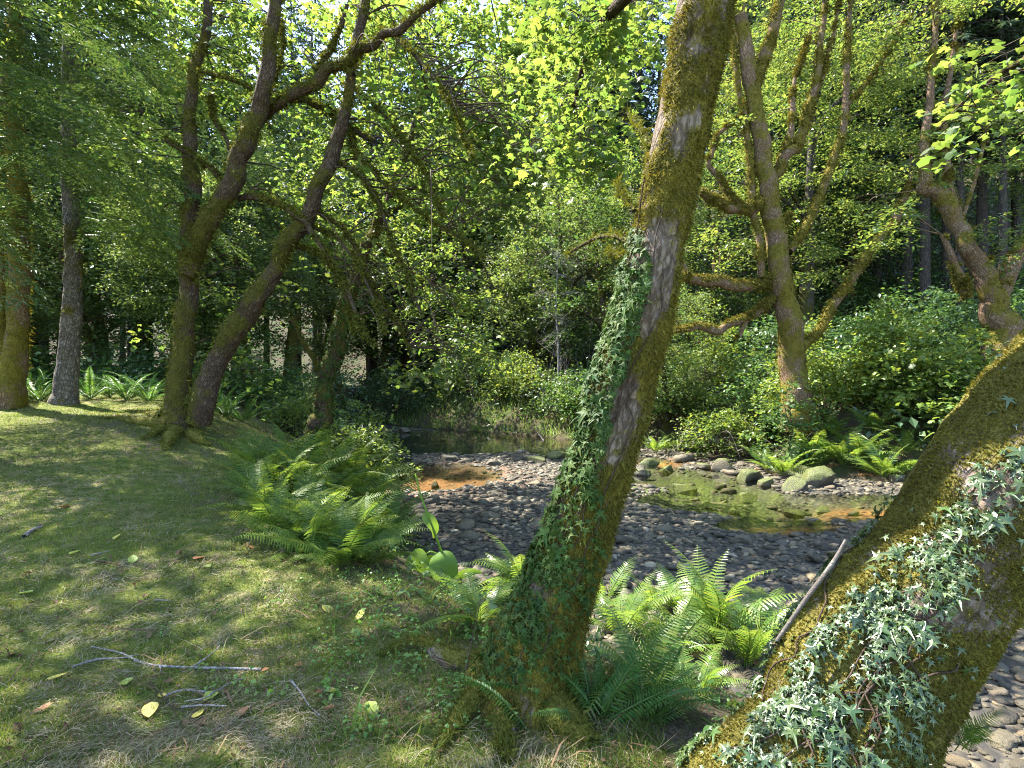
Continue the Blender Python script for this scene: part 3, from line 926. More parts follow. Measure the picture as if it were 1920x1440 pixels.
for k in range(54):                                     # fine mossy shoots drooping from the limbs
    src = cl1[int(rng.choice([1, 1, 3, 4, 5, 6, 7, 8, 9, 10, 11, 12]))]
    a = src[int(rng.uniform(.35, 1) * (len(src) - 1))]
    L = rng.uniform(.7, 2.0); d = nrm(np.array([rng.uniform(.1, 1.), rng.normal(0, .5), rng.uniform(-.3, .3)]))
    q = [a, a + d * L * .35 + (0, 0, .05 * L), a + d * L * .7 + np.array([0, 0, -.22 * L]) + rng.normal(0, .05, 3), a + d * L * .9 + np.array([0, 0, -.62 * L])]
    V, F, inf = tube(q, [.014, .011, .008, .003], 5, .12, 0, .3, k, .08); g.add(V, F)
    for j in range(4):
        s_ = inf['C'][int(rng.uniform(.3, .95) * (len(inf['C']) - 1))]; e_ = s_ + nrm(rng.normal(0, 1, 3) + np.array([.5, 0, -.8])) * rng.uniform(.15, .5)
        V, F, _ = tube([s_, (s_ + e_) / 2 + rng.normal(0, .03, 3), e_], [.006, .004, .002], 4, .12); g.add(V, F)
V, F = g.out(); part('drooping_twigs', V, F, M['bark_mid'], maple, True, {'moss': np.full(len(V), .45)}, 'stuff')
C = np.vstack([blob_px(440, 140, 170, 100, D1 + 1.8, 1.4, 24), blob_px(780, 200, 220, 150, D1 + .8, 2.0, 46), blob_px(1000, 200, 190, 130, D1 + .8, 1.4, 48), blob_px(690, 420, 190, 130, D1 + 1.8, 1.3, 24),
               blob_px(840, 660, 110, 60, D1 + 1, 1.2, 12), blob_px(560, 20, 420, 60, D1 + 1.5, 2., 30), blob_px(230, 330, 110, 160, D1 + .5, 2., 14), blob_px(900, 350, 150, 90, D1, 1.5, 22),
               blob_px(420, 600, 130, 120, D1 + 2.2, .6, 10), blob_w(-8.7, 7.4, 9.2, 4.2, 4.9, 1.2, 225, .5), blob_w(-6.3, 5.4, 9.0, 1.9, 1.7, .9, 30, .6), blob_w(-.4, 13.2, 8.8, 3.6, 3.0, 1.2, 56, .9)])  # blob_w sprays, mostly above the view, added to shade the lawn and creek
finish_crown(maple, C, cl1, 'maple', 62, .112, MAPLE3, .62, .2, .5, .3, .028)

# the ivy-clad leaning tree behind the ferns
b = pix(600, 792, 12.6); D2 = 12.6
T2 = [[(598, 790, 44), (606, 745, 40), (617, 690, 37), (632, 630, 34), (648, 570, 31), (668, 515, 27), (690, 455, 25), (712, 405, 23), (738, 350, 19), (765, 280, 16), (790, 190, 13), (800, 90, 9)],
      [(597, 690, 10), (580, 662, 9), (562, 635, 8), (545, 597, 7)],
      [(705, 415, 11), (735, 395, 9), (758, 385, 6)], [(690, 440, 10), (720, 470, 8), (760, 500, 6), (800, 530, 5)], [(720, 385, 10), (780, 350, 8), (860, 330, 6), (930, 330, 4)]]
T2 = [[(x, y, w * .85) for x, y, w in s] for s in T2]
ivytree, cl2 = traced('leaning_maple', 'slim leaning maple wrapped in dark ivy at the top of the creek bank', 'tree', D2, T2, 'bark_mid', base=(b[0], D2, g1(b[0], D2)), moss=.55, tuftn=(2600, 500), tl=.05, seed=61, seg=14)
C = np.vstack([blob_px(820, 290, 150, 110, D2 + 1, 1.4, 30), blob_px(820, 520, 90, 80, D2 + 1.2, 1.0, 14), blob_px(850, 600, 110, 60, D2 + 1.2, 1.0, 14), blob_px(580, 330, 70, 100, D2 + 2.2, 1.0, 12), blob_px(820, 40, 220, 90, D2 + .6, 2., 40)])
finish_crown(ivytree, C, cl2, 'maple', 62, .108, MAPLE3, .62, .2, .5, .3, .022)

# trunks at the left edge
b = hit(120, 757); D3 = b[1]
T3 = [[(119, 757, 58), (124, 720, 48), (131, 640, 39), (136, 560, 36), (138, 480, 34), (134, 400, 31), (128, 300, 28), (126, 200, 25), (128, 80, 22), (130, -150, 18), (130, -500, 10)],
      [(132, 470, 10), (150, 500, 8), (152, 540, 6)]]
T3 = [[(x, y, w * .86) for x, y, w in s] for s in T3]
fir, cl3 = traced('fir_tree', 'grey fissured fir trunk with moss patches at the back of the lawn', 'tree', D3, T3, 'bark_grey', base=b, moss=.36, tuftn=(1800, 100), tl=.05, seed=91, crook=.04, ridge=.05, seg=26, step=.05, lump=.06)
b4 = hit(14, 762); D4 = b4[1]
T4 = [[(12, 762, 66), (20, 715, 50), (30, 650, 42), (33, 560, 38), (34, 470, 38), (32, 400, 36), (30, 330, 31), (27, 250, 27), (24, 120, 24), (20, -50, 18), (10, -300, 10)],
      [(16, 715, 24), (8, 660, 22), (2, 560, 20), (-6, 420, 18), (-16, 200, 14), (-20, -50, 10)]]
T4 = [[(x, y, w * .88) for x, y, w in s] for s in T4]
oldmaple, cl4 = traced('mossy_tree', 'twin-stemmed tree thick with olive moss by the photo edge', 'tree', D4, T4, 'bark_alder', base=b4, moss=.66, tuftn=(4200, 1200), tl=.06, tmat='moss_tuft', seed=121)

# conifer boughs of the fir, drooping over the lawn
def bough_mesh(seed, L=2.6, ntw=34, nn=15, nl=.085, nw=.020, mat='needle'):
    r = np.random.default_rng(seed)
    g = Geo()
    s = np.linspace(0, 1, 9)
    spine = np.stack([.12 * np.sin(3 * s + seed), L * s, .10 * L * np.sin(np.pi * s * .8) - .34 * L * s ** 2], 1)
    V, F, _ = tube(spine, .016 * (1 - .85 * s), 4, .2)
    nb = len(F); g.add(V, F)
    for k in range(ntw):
        u = .12 + .88 * (k + r.uniform(0, 1)) / ntw
        p = np.array([np.interp(u, s, spine[:, i]) for i in range(3)])
        sd = 1 if k % 2 else -1
        tl = L * (.10 + .20 * math.sin(math.pi * min(1, u * .9 + .12))) * r.uniform(.7, 1.25)
        dirv = nrm(np.array([sd * r.uniform(.6, 1.), r.uniform(.35, .9), -r.uniform(.05, .5)]))
        t = np.linspace(.05, 1, nn)
        pts = p + dirv * (tl * t)[:, None] + np.array([0, 0, -.35 * tl]) * (t ** 2)[:, None]
        for sg in (-1, 1):
            side = np.cross(dirv, [0, 0, 1]) * sg
            Y = nrm(side * .9 + dirv * .65 + r.normal(0, .22, (nn, 3)))
            Z = nrm(np.array([0, 0, 1.]) + r.normal(0, .35, (nn, 3)))
            X = nrm(np.cross(Y, Z))
            g.add(*place(RHOMB[0] * np.array([nw / nl / .64, 1, 1]), RHOMB[1], pts, X, Y, np.cross(X, Y), nl * r.uniform(.7, 1.3, nn)))
    V, F = g.out()
    return mesh_data('bough', V, F, M[mat], False, {'moss': np.zeros(len(V))})
boughs = [bough_mesh(k) for k in range(4)]
for k in range(46):
    h = pix(128, rng.uniform(-120, 470), D3)
    az = rng.uniform(-2.9, .9)          # towards the lawn and the camera
    s = rng.uniform(.8, 1.5)
    add('bough', boughs[k % 4], fir, h - np.array(fir.location), (rng.uniform(-.25, .2), rng.uniform(-.15, .15), az - math.pi / 2 + .4), s)
# a second conifer just off the left edge, its boughs hang into the top corner
hb = np.array([-8.6, 8.4, g1(-8.6, 8.4)])
hem = thing('hemlock_tree', hb, 'hemlock whose feathery drooping boughs hang into the upper corner beside the lawn', 'tree')
o, V, N, m, info, t = make_limb(hem, 'trunk', np.array([hb + (0, 0, -.4), hb + (0, 0, 3), hb + (.1, 0, 8), hb + (.1, .1, 13)]), np.array([.26, .22, .17, .05]), 'bark_grey', .4, .2, 18, .12, .08, .03, 140)
for k in range(17):
    z = rng.uniform(3.3, 6.6)
    s = rng.uniform(.8, 1.35) * (1.1 if z < 7 else .8)
    add('bough', boughs[k % 4], hem, (0.08, 0, z), (rng.uniform(-.3, .12), rng.uniform(-.15, .15), rng.uniform(-3.4, 1.2) - .3), s)

# the leaning trunk in the middle
b = hit(988, 1296); D5 = b[1]
root5 = thing('leaning_tree', b, 'leaning moss-patched tree with pale bark and an ivy coat on the near bank', 'tree')
T5 = [(972, 1345, 245), (984, 1285, 205), (1000, 1220, 178), (1028, 1150, 152), (1066, 1050, 134), (1102, 950, 124), (1136, 850, 118), (1162, 750, 119), (1190, 650, 116), (1214, 550, 110), (1235, 450, 100), (1254, 350, 104), (1277, 250, 107), (1296, 150, 101), (1311, 74, 110), (1330, -30, 112), (1362, -250, 106), (1400, -600, 92), (1440, -1100, 76)]
P, Rr = limb_pts(T5, D5)
Rr *= .95
def fl5(u, a):
    w = np.exp(-np.asarray(u) / .28)[:, None]
    return 1 + w * (.20 * np.sin(3 * a + .8) + .12 * np.sin(5 * a + 2.1))[None]
o, V5, N5, m5, i5, t5 = make_limb(root5, 'trunk', P, Rr, 'bark_center', .50, .05, 96, .018, .10, .024, 201, 0, .028, .006, 'moss_tuft', .22, .6, fl5, lumpscale=.22)
def moss5(V, N, seed):
    px, py = proj(V)
    m = .60 + 1.15 * (fbm(V / np.array([.16, .16, .24]), 3, seed) - .5)
    m += -.10 * sstep(420, 200, py) * (N[:, 0] < .5) + .22 * sstep(.2, .9, N[:, 0]) + .20 * sstep(520, 300, py) * 0 + .12 * sstep(1100, 1250, py)
    m -= .30 * np.exp(-((py - 560) / 90) ** 2) * (np.abs(N[:, 0]) < .6) + .25 * np.exp(-((py - 760) / 60) ** 2) * (N[:, 0] > -.1) * (N[:, 0] < .8)
    m += .35 * np.exp(-((py - 655) / 50) ** 2) + .12 * np.exp(-((py - 280) / 130) ** 2)
    return m
m5 = moss5(V5, N5, 77)
o.data.attributes['moss'].data.foreach_set('value', m5.astype(np.float32))
vis = (N5[:, 1] < .45) & (V5[:, 2] < 3.8)
t = tuft_geo(V5[vis], N5[vis], m5[vis], 64000, .014, .0046, .50, .7)
part('moss', *t, M['moss_tuft'], root5, False, None, 'stuff')
cl5 = [i5['C']]
for k, (s, nm) in enumerate([
        ([(1192, 465, 13, D5), (1168, 448, 10, D5 + .1), (1135, 442, 8, D5 + .3), (1100, 455, 6, D5 + .5), (1062, 478, 4, D5 + .7)], 'branch'),
        ([(1222, 275, 12, D5), (1205, 250, 9, D5 + .1), (1188, 225, 7, D5 + .3), (1176, 212, 5, D5 + .4)], 'branch'),
        ([(1190, 395, 8, D5), (1170, 370, 6, D5 + .15), (1160, 345, 4, D5 + .3)], 'branch'),
        ([(1180, 480, 9, D5), (1150, 476, 7, D5 + .2), (1142, 470, 4, D5 + .25)], 'branch'),
        ([(1335, -60, 60, D5), (1240, -60, 40, 3.9), (1150, 20, 24, 5.2), (1100, 110, 14, 6.3), (1070, 210, 8, 7.)], 'branch'),
        ([(1380, -400, 80, D5), (1000, -600, 50, 4), (600, -520, 30, 5)], 'branch'),
        ([(1400, -600, 80, D5), (1800, -650, 60, 4), (2300, -560, 36, 5)], 'branch')]):
    P, Rr = limb_pts(s, D5)
    oo, V, N, m, info, t = make_limb(root5, nm, P, Rr, 'bark_mid', .55, .2, 9, .06, .1, 0, 230 + k, 500 if k < 4 else 0, .025, .006)
    if t: part('moss', *t, M['moss_green'], root5, False, None, 'stuff')
    cl5.append(info['C'])
# roots at its foot
for k, s in enumerate([[(965, 1258, 80), (905, 1254, 60), (850, 1248, 42), (800, 1216, 30), (760, 1212, 24), (715, 1232, 12)], [(985, 1300, 90), (930, 1312, 76), (890, 1330, 60), (850, 1370, 36), (820, 1410, 16)], [(1000, 1300, 100), (1040, 1350, 80), (1075, 1375, 60), (1110, 1400, 30)], [(970, 1300, 90), (945, 1380, 46), (950, 1430, 20)]]):
    P, Rr = [], []
    for i, (x, y, w) in enumerate(s):
        h = hit(x, y) if i else pix(x, y, D5)
        rr = w / 2 / FPX * h[1]
        P.append((h[0], h[1] + (0 if i else 0), h[2] + (.02 if i == 0 else rr * .2))); Rr.append(rr)
    oo, V, N, m, info, t = make_limb(root5, 'root', np.array(P), np.array(Rr), 'root', .5, .35, 18, .03, .2, .01, 260 + k, 2600, .022, .005, 'moss_tuft')
    part('moss', *t, M['moss_green'], root5, False, None, 'stuff')
C = np.vstack([blob_px(1085, 230, 85, 95, 6.6, .7, 15), blob_px(1130, 60, 110, 60, 5.8, .9, 12), blob_px(1240, 20, 80, 30, 6.6, .6, 5), blob_w(1.8, 4.4, 8.6, 4.2, 3.4, 1.3, 18)])
finish_crown(root5, C, cl5, 'maple', 56, .095, MAPLE, .50, .2, .5, .35, .02)

# the huge leaning trunk at the right
D6 = 2.25
b = hit(1560, 1500)
root6 = thing('huge_leaning_tree', (b[0], b[1], g1(b[0], b[1])), 'thick moss-covered trunk leaning out of the frame, trailed with pale ivy', 'tree')
T6 = [(1430, 1590, 440, 2.05), (1500, 1490, 400, 2.1), (1568, 1390, 372, 2.15), (1630, 1278, 350, 2.2), (1690, 1180, 322, D6), (1772, 1078, 300, D6), (1892, 908, 318, D6), (2054, 725, 330, 2.3), (2260, 500, 320, 2.35), (2500, 200, 300, 2.4), (2700, -300, 260, 2.5), (2800, -900, 200, 2.6)]
P, Rr = limb_pts([(x - 10, y - 6, w, d) for x, y, w, d in T6], D6)
Rr *= .82
o, V6, N6, m6, i6, t6 = make_limb(root6, 'trunk', P, Rr, 'bark_log', .5, .1, 120, .018, .14, .016, 301, 0, .02, .006, 'moss_tuft', .2, lumpscale=.25)
m6 = .70 + 1.0 * (fbm(V6 / .17, 3, 88) - .5) + .10 * N6[:, 2]
px6, py6 = proj(V6)
m6 -= .40 * np.exp(-(((px6 - 1860) / 90) ** 2 + ((py6 - 960) / 60) ** 2)) + .3 * np.exp(-(((px6 - 1740) / 60) ** 2 + ((py6 - 1150) / 30) ** 2))
o.data.attributes['moss'].data.foreach_set('value', m6.astype(np.float32))
vis = (N6[:, 1] < .4) & (px6 > 1200) & (px6 < 2050) & (py6 > 450) & (py6 < 1560)
t = tuft_geo(V6[vis], N6[vis], m6[vis], 92000, .0085, .0052, .46, .2)
part('moss', *t, M['moss_tuft'], root6, False, None, 'stuff')
cl6 = [i6['C']]
P, Rr = limb_pts([(1570, 1270, 90, 2.16), (1520, 1320, 110, 2.13), (1470, 1380, 120, 2.10), (1420, 1460, 120, 2.08), (1370, 1560, 100, 2.06)], 2.1)
oo, V, N, m, info, t = make_limb(root6, 'root', P, Rr * .9, 'bark_log', .8, .1, 40, .02, .16, .01, 310, 20000, .009, .005, 'moss_tuft')
part('moss', *t, M['moss_tuft'], root6, False, None, 'stuff')
P, Rr = limb_pts([(2260, 480, 60, 2.35), (2190, 240, 40, 2.9), (2060, 120, 26, 3.6), (1930, 110, 14, 4.2), (1830, 170, 8, 4.5), (1760, 240, 4, 4.6)], 2.4)
oo, V, N, m, info, t = make_limb(root6, 'branch', P, Rr, 'bark_mid', .5, .2, 9, .08, .1, 0, 320)
cl6.append(info['C'])
C = np.vstack([blob_px(1850, 200, 100, 50, 4.6, .4, 6), blob_px(1960, 120, 120, 60, 4.4, .4, 4), blob_w(6.4, 4.2, 7.2, 2.6, 2.4, 1.6, 24)])
finish_crown(root6, C, cl6, 'maple', 34, .085, MAPLE3, .38, .15, .45, .3, .012)

# the branchy mossy tree on the far bank
D7 = 16.2
T7 = [[(1494, 775, 84), (1490, 720, 72), (1482, 640, 64), (1470, 560, 58), (1458, 470, 55), (1444, 390, 50), (1432, 310, 48), (1418, 220, 43), (1406, 150, 40), (1396, 70, 36), (1385, -60, 30), (1378, -260, 20)],
      [(1412, 165, 26), (1428, 118, 26), (1446, 75, 24), (1470, -20, 18), (1500, -160, 12)],
      [(1442, 385, 34), (1425, 380, 30), (1402, 392, 26), (1370, 392, 23), (1340, 376, 20), (1312, 360, 14)],
      [(1392, 394, 15), (1362, 358, 13), (1345, 330, 12), (1328, 308, 11), (1345, 255, 8), (1392, 215, 7)],
      [(1458, 530, 26), (1420, 536, 24), (1370, 536, 24), (1325, 528, 24), (1285, 520, 20), (1275, 490, 10)],
      [(1452, 560, 20), (1425, 580, 17), (1395, 598, 17), (1345, 622, 18), (1310, 612, 15), (1280, 618, 12), (1250, 626, 10)],
      [(1405, 592, 12), (1395, 610, 11), (1386, 632, 9)],
      [(1428, 520, 16), (1423, 440, 15), (1410, 380, 14), (1406, 300, 13), (1396, 210, 12), (1382, 140, 12), (1372, 60, 10), (1360, -80, 8)],
      [(1452, 330, 22), (1468, 298, 24), (1494, 278, 24), (1508, 240, 19), (1524, 180, 15), (1536, 110, 13), (1545, 40, 11), (1550, -100, 8)],
      [(1470, 290, 16), (1484, 240, 12), (1486, 180, 9), (1500, 120, 7), (1520, 60, 6)],
      [(1522, 190, 11), (1545, 140, 9), (1560, 75, 8), (1580, -40, 6)],
      [(1480, 470, 18), (1508, 430, 18), (1535, 375, 16), (1560, 310, 15), (1580, 250, 14), (1586, 180, 13), (1590, 90, 12), (1600, -60, 8)],
      [(1586, 200, 8), (1630, 150, 7), (1670, 90, 6), (1710, 20, 4)],
      [(1494, 662, 26), (1515, 640, 20), (1545, 608, 19), (1575, 555, 19), (1615, 495, 18), (1655, 440, 17), (1690, 385, 15), (1705, 340, 10)],
      [(1482, 580, 16), (1474, 500, 13), (1466, 440, 11), (1480, 400, 8)]]
T7 = [[(x, y, w * (.70 if w > 30 else .85)) for x, y, w in s] for s in T7]
t7, cl7 = traced('branching_tree', 'many-limbed mossy tree standing alone on the far bank', 'tree', D7, T7, 'bark_alder', base=(*pix(1492, 740, D7)[:2], g1(*pix(1492, 740, D7)[:2])), moss=.60, tuftn=(5200, 2400), tl=.06, tmat='moss_tuft', seed=401, lump=.15, seg=18)
C = np.vstack([blob_px(1490, 130, 150, 110, D7 + 2.2, 1.8, 42), blob_px(1640, 300, 110, 150, D7 + 1.5, 1.4, 38), blob_px(1380, 250, 70, 150, D7 + 1, 1.6, 22), blob_px(1340, 470, 60, 50, D7 + .6, .8, 8), blob_px(1560, 480, 70, 60, D7 + .5, .8, 10),
               blob_px(1480, -60, 300, 90, D7 + 1, 3, 32), blob_px(1650, 120, 90, 80, D7 + 1, 1.5, 22)])
finish_crown(t7, C, cl7, 'alder', 95, .105, OVAL4, .60, .10, .38, .25, .03, 'bark_alder')

# the forked tree at the right edge of the far bank
D8 = 15.0
T8 = [[(1882, 720, 76), (1876, 650, 70), (1872, 600, 66), (1866, 565, 58), (1850, 530, 46), (1828, 485, 42), (1805, 435, 38), (1780, 390, 36), (1752, 355, 34), (1736, 335, 28), (1732, 290, 20), (1738, 230, 18), (1745, 160, 15), (1752, 90, 13), (1760, -60, 10)],
      [(1864, 575, 44), (1885, 530, 36), (1905, 485, 32), (1930, 440, 28), (1970, 340, 24), (2000, 200, 18)],
      [(1812, 445, 16), (1795, 390, 15), (1778, 330, 14), (1766, 265, 13), (1772, 190, 12), (1785, 120, 10), (1800, 20, 8)],
      [(1858, 540, 16), (1856, 515, 14), (1852, 485, 9)], [(1815, 560, 22), (1800, 520, 20), (1780, 470, 14), (1765, 440, 9)], [(1800, 420, 10), (1830, 330, 8), (1850, 240, 7), (1880, 150, 5)]]
T8 = [[(x, y, w * .80) for x, y, w in s] for s in T8]
t8, cl8 = traced('forked_tree', 'forked sunlit mossy tree leaning over the thicket on the far bank', 'tree', D8, T8, 'bark_alder', base=(*pix(1870, 600, D8)[:2], g1(*pix(1870, 600, D8)[:2])), moss=.48, tuftn=(3600, 900), tl=.06, tmat='moss_tuft', seed=451)
C = np.vstack([blob_px(1740, 160, 120, 110, D8 + 1.5, 1.5, 30), blob_px(1660, 420, 60, 60, D8 - .3, .8, 8), blob_px(1770, 290, 90, 60, D8, 1.2, 10), blob_px(1900, 200, 110, 120, D8 + .5, 1.5, 14), blob_px(1880, 460, 60, 50, D8 - .6, .6, 5), blob_px(1800, -40, 200, 80, D8, 2, 24)])
finish_crown(t8, C, cl8, 'alder', 90, .105, OVAL4, .58, .10, .38, .25, .02, 'bark_alder')

# ------------------------------------------------------------------ woods behind
def gen_tree(name, h, leaf, size, seed, ncl=120, nper=60, lean=.12, spread=3., low=.25, bark='bark_mid', tm=RHOMB, cr=.75):
    r = np.random.default_rng(seed)
    root = thing(name, (0, 0, -200 - seed), 'tree', 'tree')
    base = np.array(root.location)
    la = r.uniform(0, 6.28); lv = np.array([math.cos(la), math.sin(la), 0]) * lean
    tr = [base + np.array([0, 0, -.5]), base + np.array([0, 0, h * .15]) + lv * h * .1, base + np.array([0, 0, h * .45]) + lv * h * .5, base + np.array([0, 0, h * .95]) + lv * h]
    r0 = .016 * h + .05
    o, V, N, m, info, t = make_limb(root, 'trunk', np.array(tr), np.array([r0 * 1.3, r0, r0 * .65, .03]), bark, .55, .2, 10, .25, .15, 0, seed, 900, .08, .03)
    part('moss', *t, M['moss_green'], root, False, None, 'stuff')
    limbs = [info['C']]
    for k in range(6):
        u = r.uniform(.22, .75); a = la + k * 2.4
        p = info['C'][int(u * (len(info['C']) - 1))]
        L = spread * r.uniform(.6, 1.1)
        q = p + np.array([math.cos(a) * L * .5, math.sin(a) * L * .5, L * .35]); e = p + np.array([math.cos(a) * L, math.sin(a) * L, L * .5])
        o2, V, N, m, inf2, t = make_limb(root, 'branch', np.array([p, q, e]), np.array([r0 * .42, r0 * .3, .02]), bark, .55, .2, 6, .3, .12, 0, seed + k)
        limbs.append(inf2['C'])
    b = nrm(r.normal(0, 1, (ncl, 3))) * (r.uniform(.25, 1, ncl) ** .4)[:, None]
    C = base + lv * h * .6 + np.array([0, 0, h * (low + 1) / 2]) + b * np.array([spread, spread, h * (1 - low) / 2 * 1.05])
    finish_crown(root, C, limbs, leaf, nper, size, tm, cr, .18, .45, .3, .03, bark, 1)
    return root

protos = {
    'm1': gen_tree('far_maple', 11.5, 'maple_far', .13, 501, 170, 96, .15, 3.6, .2),
    'm2': gen_tree('far_maple', 9.5, 'maple_far', .125, 511, 150, 96, .25, 3.4, .12),
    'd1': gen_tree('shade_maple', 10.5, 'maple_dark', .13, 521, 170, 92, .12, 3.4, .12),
    'a1': gen_tree('far_alder', 12.5, 'alder', .11, 531, 160, 100, .10, 2.9, .25, 'bark_far'),
}
def conifer(seed, h, r0, bare):
    r = np.random.default_rng(seed)
    root = thing('conifer', (0, 0, -200 - seed), 'tree', 'tree')
    base = np.array(root.location)
    o, V, N, m, info, t = make_limb(root, 'trunk', np.array([base + (0, 0, -1.), base + (0, 0, h * .4), base + (r.normal(0, .2), r.normal(0, .2), h)]), np.array([r0 * 1.15, r0 * .8, .03]), 'bark_far', .3, .1, 10, .5, .06, 0, seed)
    g = Geo(); tw = Geo()
    nb = 120
    for k in range(nb):
        u = bare + (1 - bare) * (k + r.uniform(0, 1)) / nb
        L = (1 - u) ** .7 * h * .20 + .35
        a = k * 2.4 + r.uniform(-.4, .4)
        p = base + np.array([0, 0, h * u])
        d = np.array([math.cos(a), math.sin(a), 0])
        e = p + d * L + np.array([0, 0, -.32 * L])
        V, F, _ = tube([p, p + d * L * .5 + np.array([0, 0, .02 * L]), e], [.03, .018, .004], 3, L / 3)
        tw.add(V, F)
        n = 46
        t = r.uniform(.1, 1, n)
        pts = p + d * (L * t)[:, None] + np.array([0, 0, -1.]) * (.32 * L * t ** 1.8)[:, None]
        side = np.cross(d, [0, 0, 1]) * np.where(r.uniform(0, 1, n) < .5, -1, 1)[:, None]
        Y = nrm(side * .9 + d * .6 + np.array([0, 0, -.45]) + r.normal(0, .25, (n, 3)))
        Z = nrm(np.array([0, 0, 1.]) + r.normal(0, .4, (n, 3))); X = nrm(np.cross(Y, Z))
        g.add(*place(RHOMB[0] * np.array([.38, 1, 1]), RHOMB[1], pts, X, Y, np.cross(X, Y), (.22 + .30 * L * .25) * r.uniform(.7, 1.3, n)))
    part('crown', *g.out(), M['needle_far'], root, False, None, 'stuff')
    V, F = tw.out(); part('twigs', V, F, M['bark_far'], root, True, {'moss': np.zeros(len(V))}, 'stuff')
    return root
protos['c1'] = conifer(541, 24, .22, .30)
protos['c2'] = conifer(551, 20, .17, .42)
used = {}
def plant(kind, px, D, s, label, group, yoff=0):
    x = (px - 960) / FPX * D
    z = g1(x, D)
    src = protos[kind]
    rz = rng.uniform(0, 6.28)
    if kind not in used:
        used[kind] = 1
        src.location = (x, D, z - .1); src.rotation_euler = (0, 0, rz); src.scale = (s,) * 3
        src['label'] = label; src['group'] = group
        return src
    return copy_thing(src, (x, D, z - .1), rz, s, label, group)

GL, GC, GR, GH = 'broadleaf trees behind the lawn', 'broadleaf trees beyond the pool', 'broadleaf trees on the far slope', 'conifers on the shaded hillside'
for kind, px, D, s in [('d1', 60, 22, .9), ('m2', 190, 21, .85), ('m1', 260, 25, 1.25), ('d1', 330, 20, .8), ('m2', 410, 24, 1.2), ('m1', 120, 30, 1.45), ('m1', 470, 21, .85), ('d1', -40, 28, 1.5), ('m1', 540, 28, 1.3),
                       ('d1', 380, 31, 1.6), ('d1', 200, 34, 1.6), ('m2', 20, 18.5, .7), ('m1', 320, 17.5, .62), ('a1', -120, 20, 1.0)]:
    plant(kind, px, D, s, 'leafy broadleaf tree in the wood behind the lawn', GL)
for kind, px, D, s in [('m1', 640, 36, 1.15), ('m2', 720, 39, 1.3), ('d1', 810, 39, 1.3), ('m1', 900, 37, 1.15), ('m2', 990, 33, .95), ('m1', 1070, 31, .95), ('d1', 1150, 28, .95), ('m1', 600, 40, 1.5), ('d1', 760, 43, 1.6), ('m2', 900, 42, 1.5),
                       ('m2', 1040, 38, 1.2), ('m1', 700, 46, 1.9), ('m2', 860, 48, 2.2), ('m1', 980, 45, 1.9)]:
    plant(kind, px, D, s, 'sunlit broadleaf tree beyond the creek pool', GC)
for kind, px, D, s in [('a1', 1250, 27, .95), ('d1', 1330, 29, 1.), ('d1', 1590, 28, 1.), ('a1', 1960, 23, .85), ('m2', 1250, 21.5, .6), ('d1', 1440, 30, 1.3), ('a1', 1510, 26, 1.25), ('d1', 1600, 33, 1.6)]:
    plant(kind, px, D, s, 'broadleaf tree on the wooded slope across the creek', GR)
for k in range(64):
    px = rng.uniform(1050, 2150) if k < 40 else rng.uniform(450, 1150)
    D = rng.uniform(30, 56) if k < 40 else rng.uniform(42, 56)
    plant('c1' if k % 2 else 'c2', px, D, rng.uniform(.8, 1.15) * (1 if k < 40 else 1.3), 'dark straight-trunked conifer on the shaded hillside', GH)
for k, (px, D, s) in enumerate([(1735, 24, .9), (1775, 25, .95), (1800, 23, .85), (1842, 24, .9), (1880, 22, .85), (1905, 25, .95), (1700, 26, .95), (1940, 23, .9), (1645, 28, 1.), (1590, 30, 1.)]):
    plant('c2' if k % 3 else 'c1', px, D, s, 'bare-trunked conifer in the dark stand above the far thicket', 'conifer stand above the far thicket')
for px, D in [(-60, 24), (80, 30), (180, 33), (280, 35), (370, 38), (440, 37), (-150, 28), (560, 44), (20, 38), (500, 41), (230, 44), (130, 25), (330, 27), (450, 29), (40, 27), (250, 30)]:
    plant('c1', px, D, .95 if D > 31 else 1.15, 'conifer deep in the wood behind the lawn', 'conifers behind the lawn')

# undergrowth blanketing the slopes, too dense to count
def scatter(n, xr, yr, cond):
    X = rng.uniform(*xr, n); Y = rng.uniform(*yr, n)
    z, ins, left, dl_, dr_ = land_parts(X, Y)
    px = 960 + X / Y * FPX
    k = cond(X, Y, left, dl_, dr_) & (~ins) & (px > -150) & (px < 2080) & (Y > 1)
    return np.stack([X[k], Y[k], z[k]], 1)
S = scatter(5200, (-40, 45), (12, 60), lambda X, Y, l, a, b: (~l) & (b > 1.0))
S[:, 2] += rng.uniform(.1, .9, len(S))
V, F = leafcloud(S, .75, 26, .22, RHOMB, .35, .55, .3)
o = part('undergrowth', V, F, M['under'], None, False, None, 'stuff'); tag(o, 'dense dark leafy undergrowth covering the slope across the creek', 'undergrowth')
S = scatter(1500, (-40, 0), (16, 45), lambda X, Y, l, a, b: l & (a > 1.2) & (Y > 17 + .1 * (X + 10)))
S[:, 2] += rng.uniform(.05, .8, len(S))
V, F = leafcloud(S, .7, 26, .20, RHOMB, .35, .55, .3)
o = part('undergrowth', V, F, M['shrub'], None, False, None, 'stuff'); tag(o, 'leafy green undergrowth in the wood behind the lawn', 'undergrowth')

S = scatter(3000, (2, 34), (10, 36), lambda X, Y, l, a, b: (~l) & (b > 2.0) & (b < 15))
S[:, 2] += rng.uniform(.2, 1.0, len(S)) + 2.2 * sstep(.45, .75, n2(S[:, 0], S[:, 1], 2.2, 2, 91)) * rng.uniform(.3, 1, len(S))
V, F = leafcloud(S, .6, 30, .14, RHOMB, .3, .5, .3)
o = part('undergrowth', V, F, M['shrub'], None, False, None, 'stuff'); tag(o, 'leafy green brambles over the lower part of the far slope', 'undergrowth')
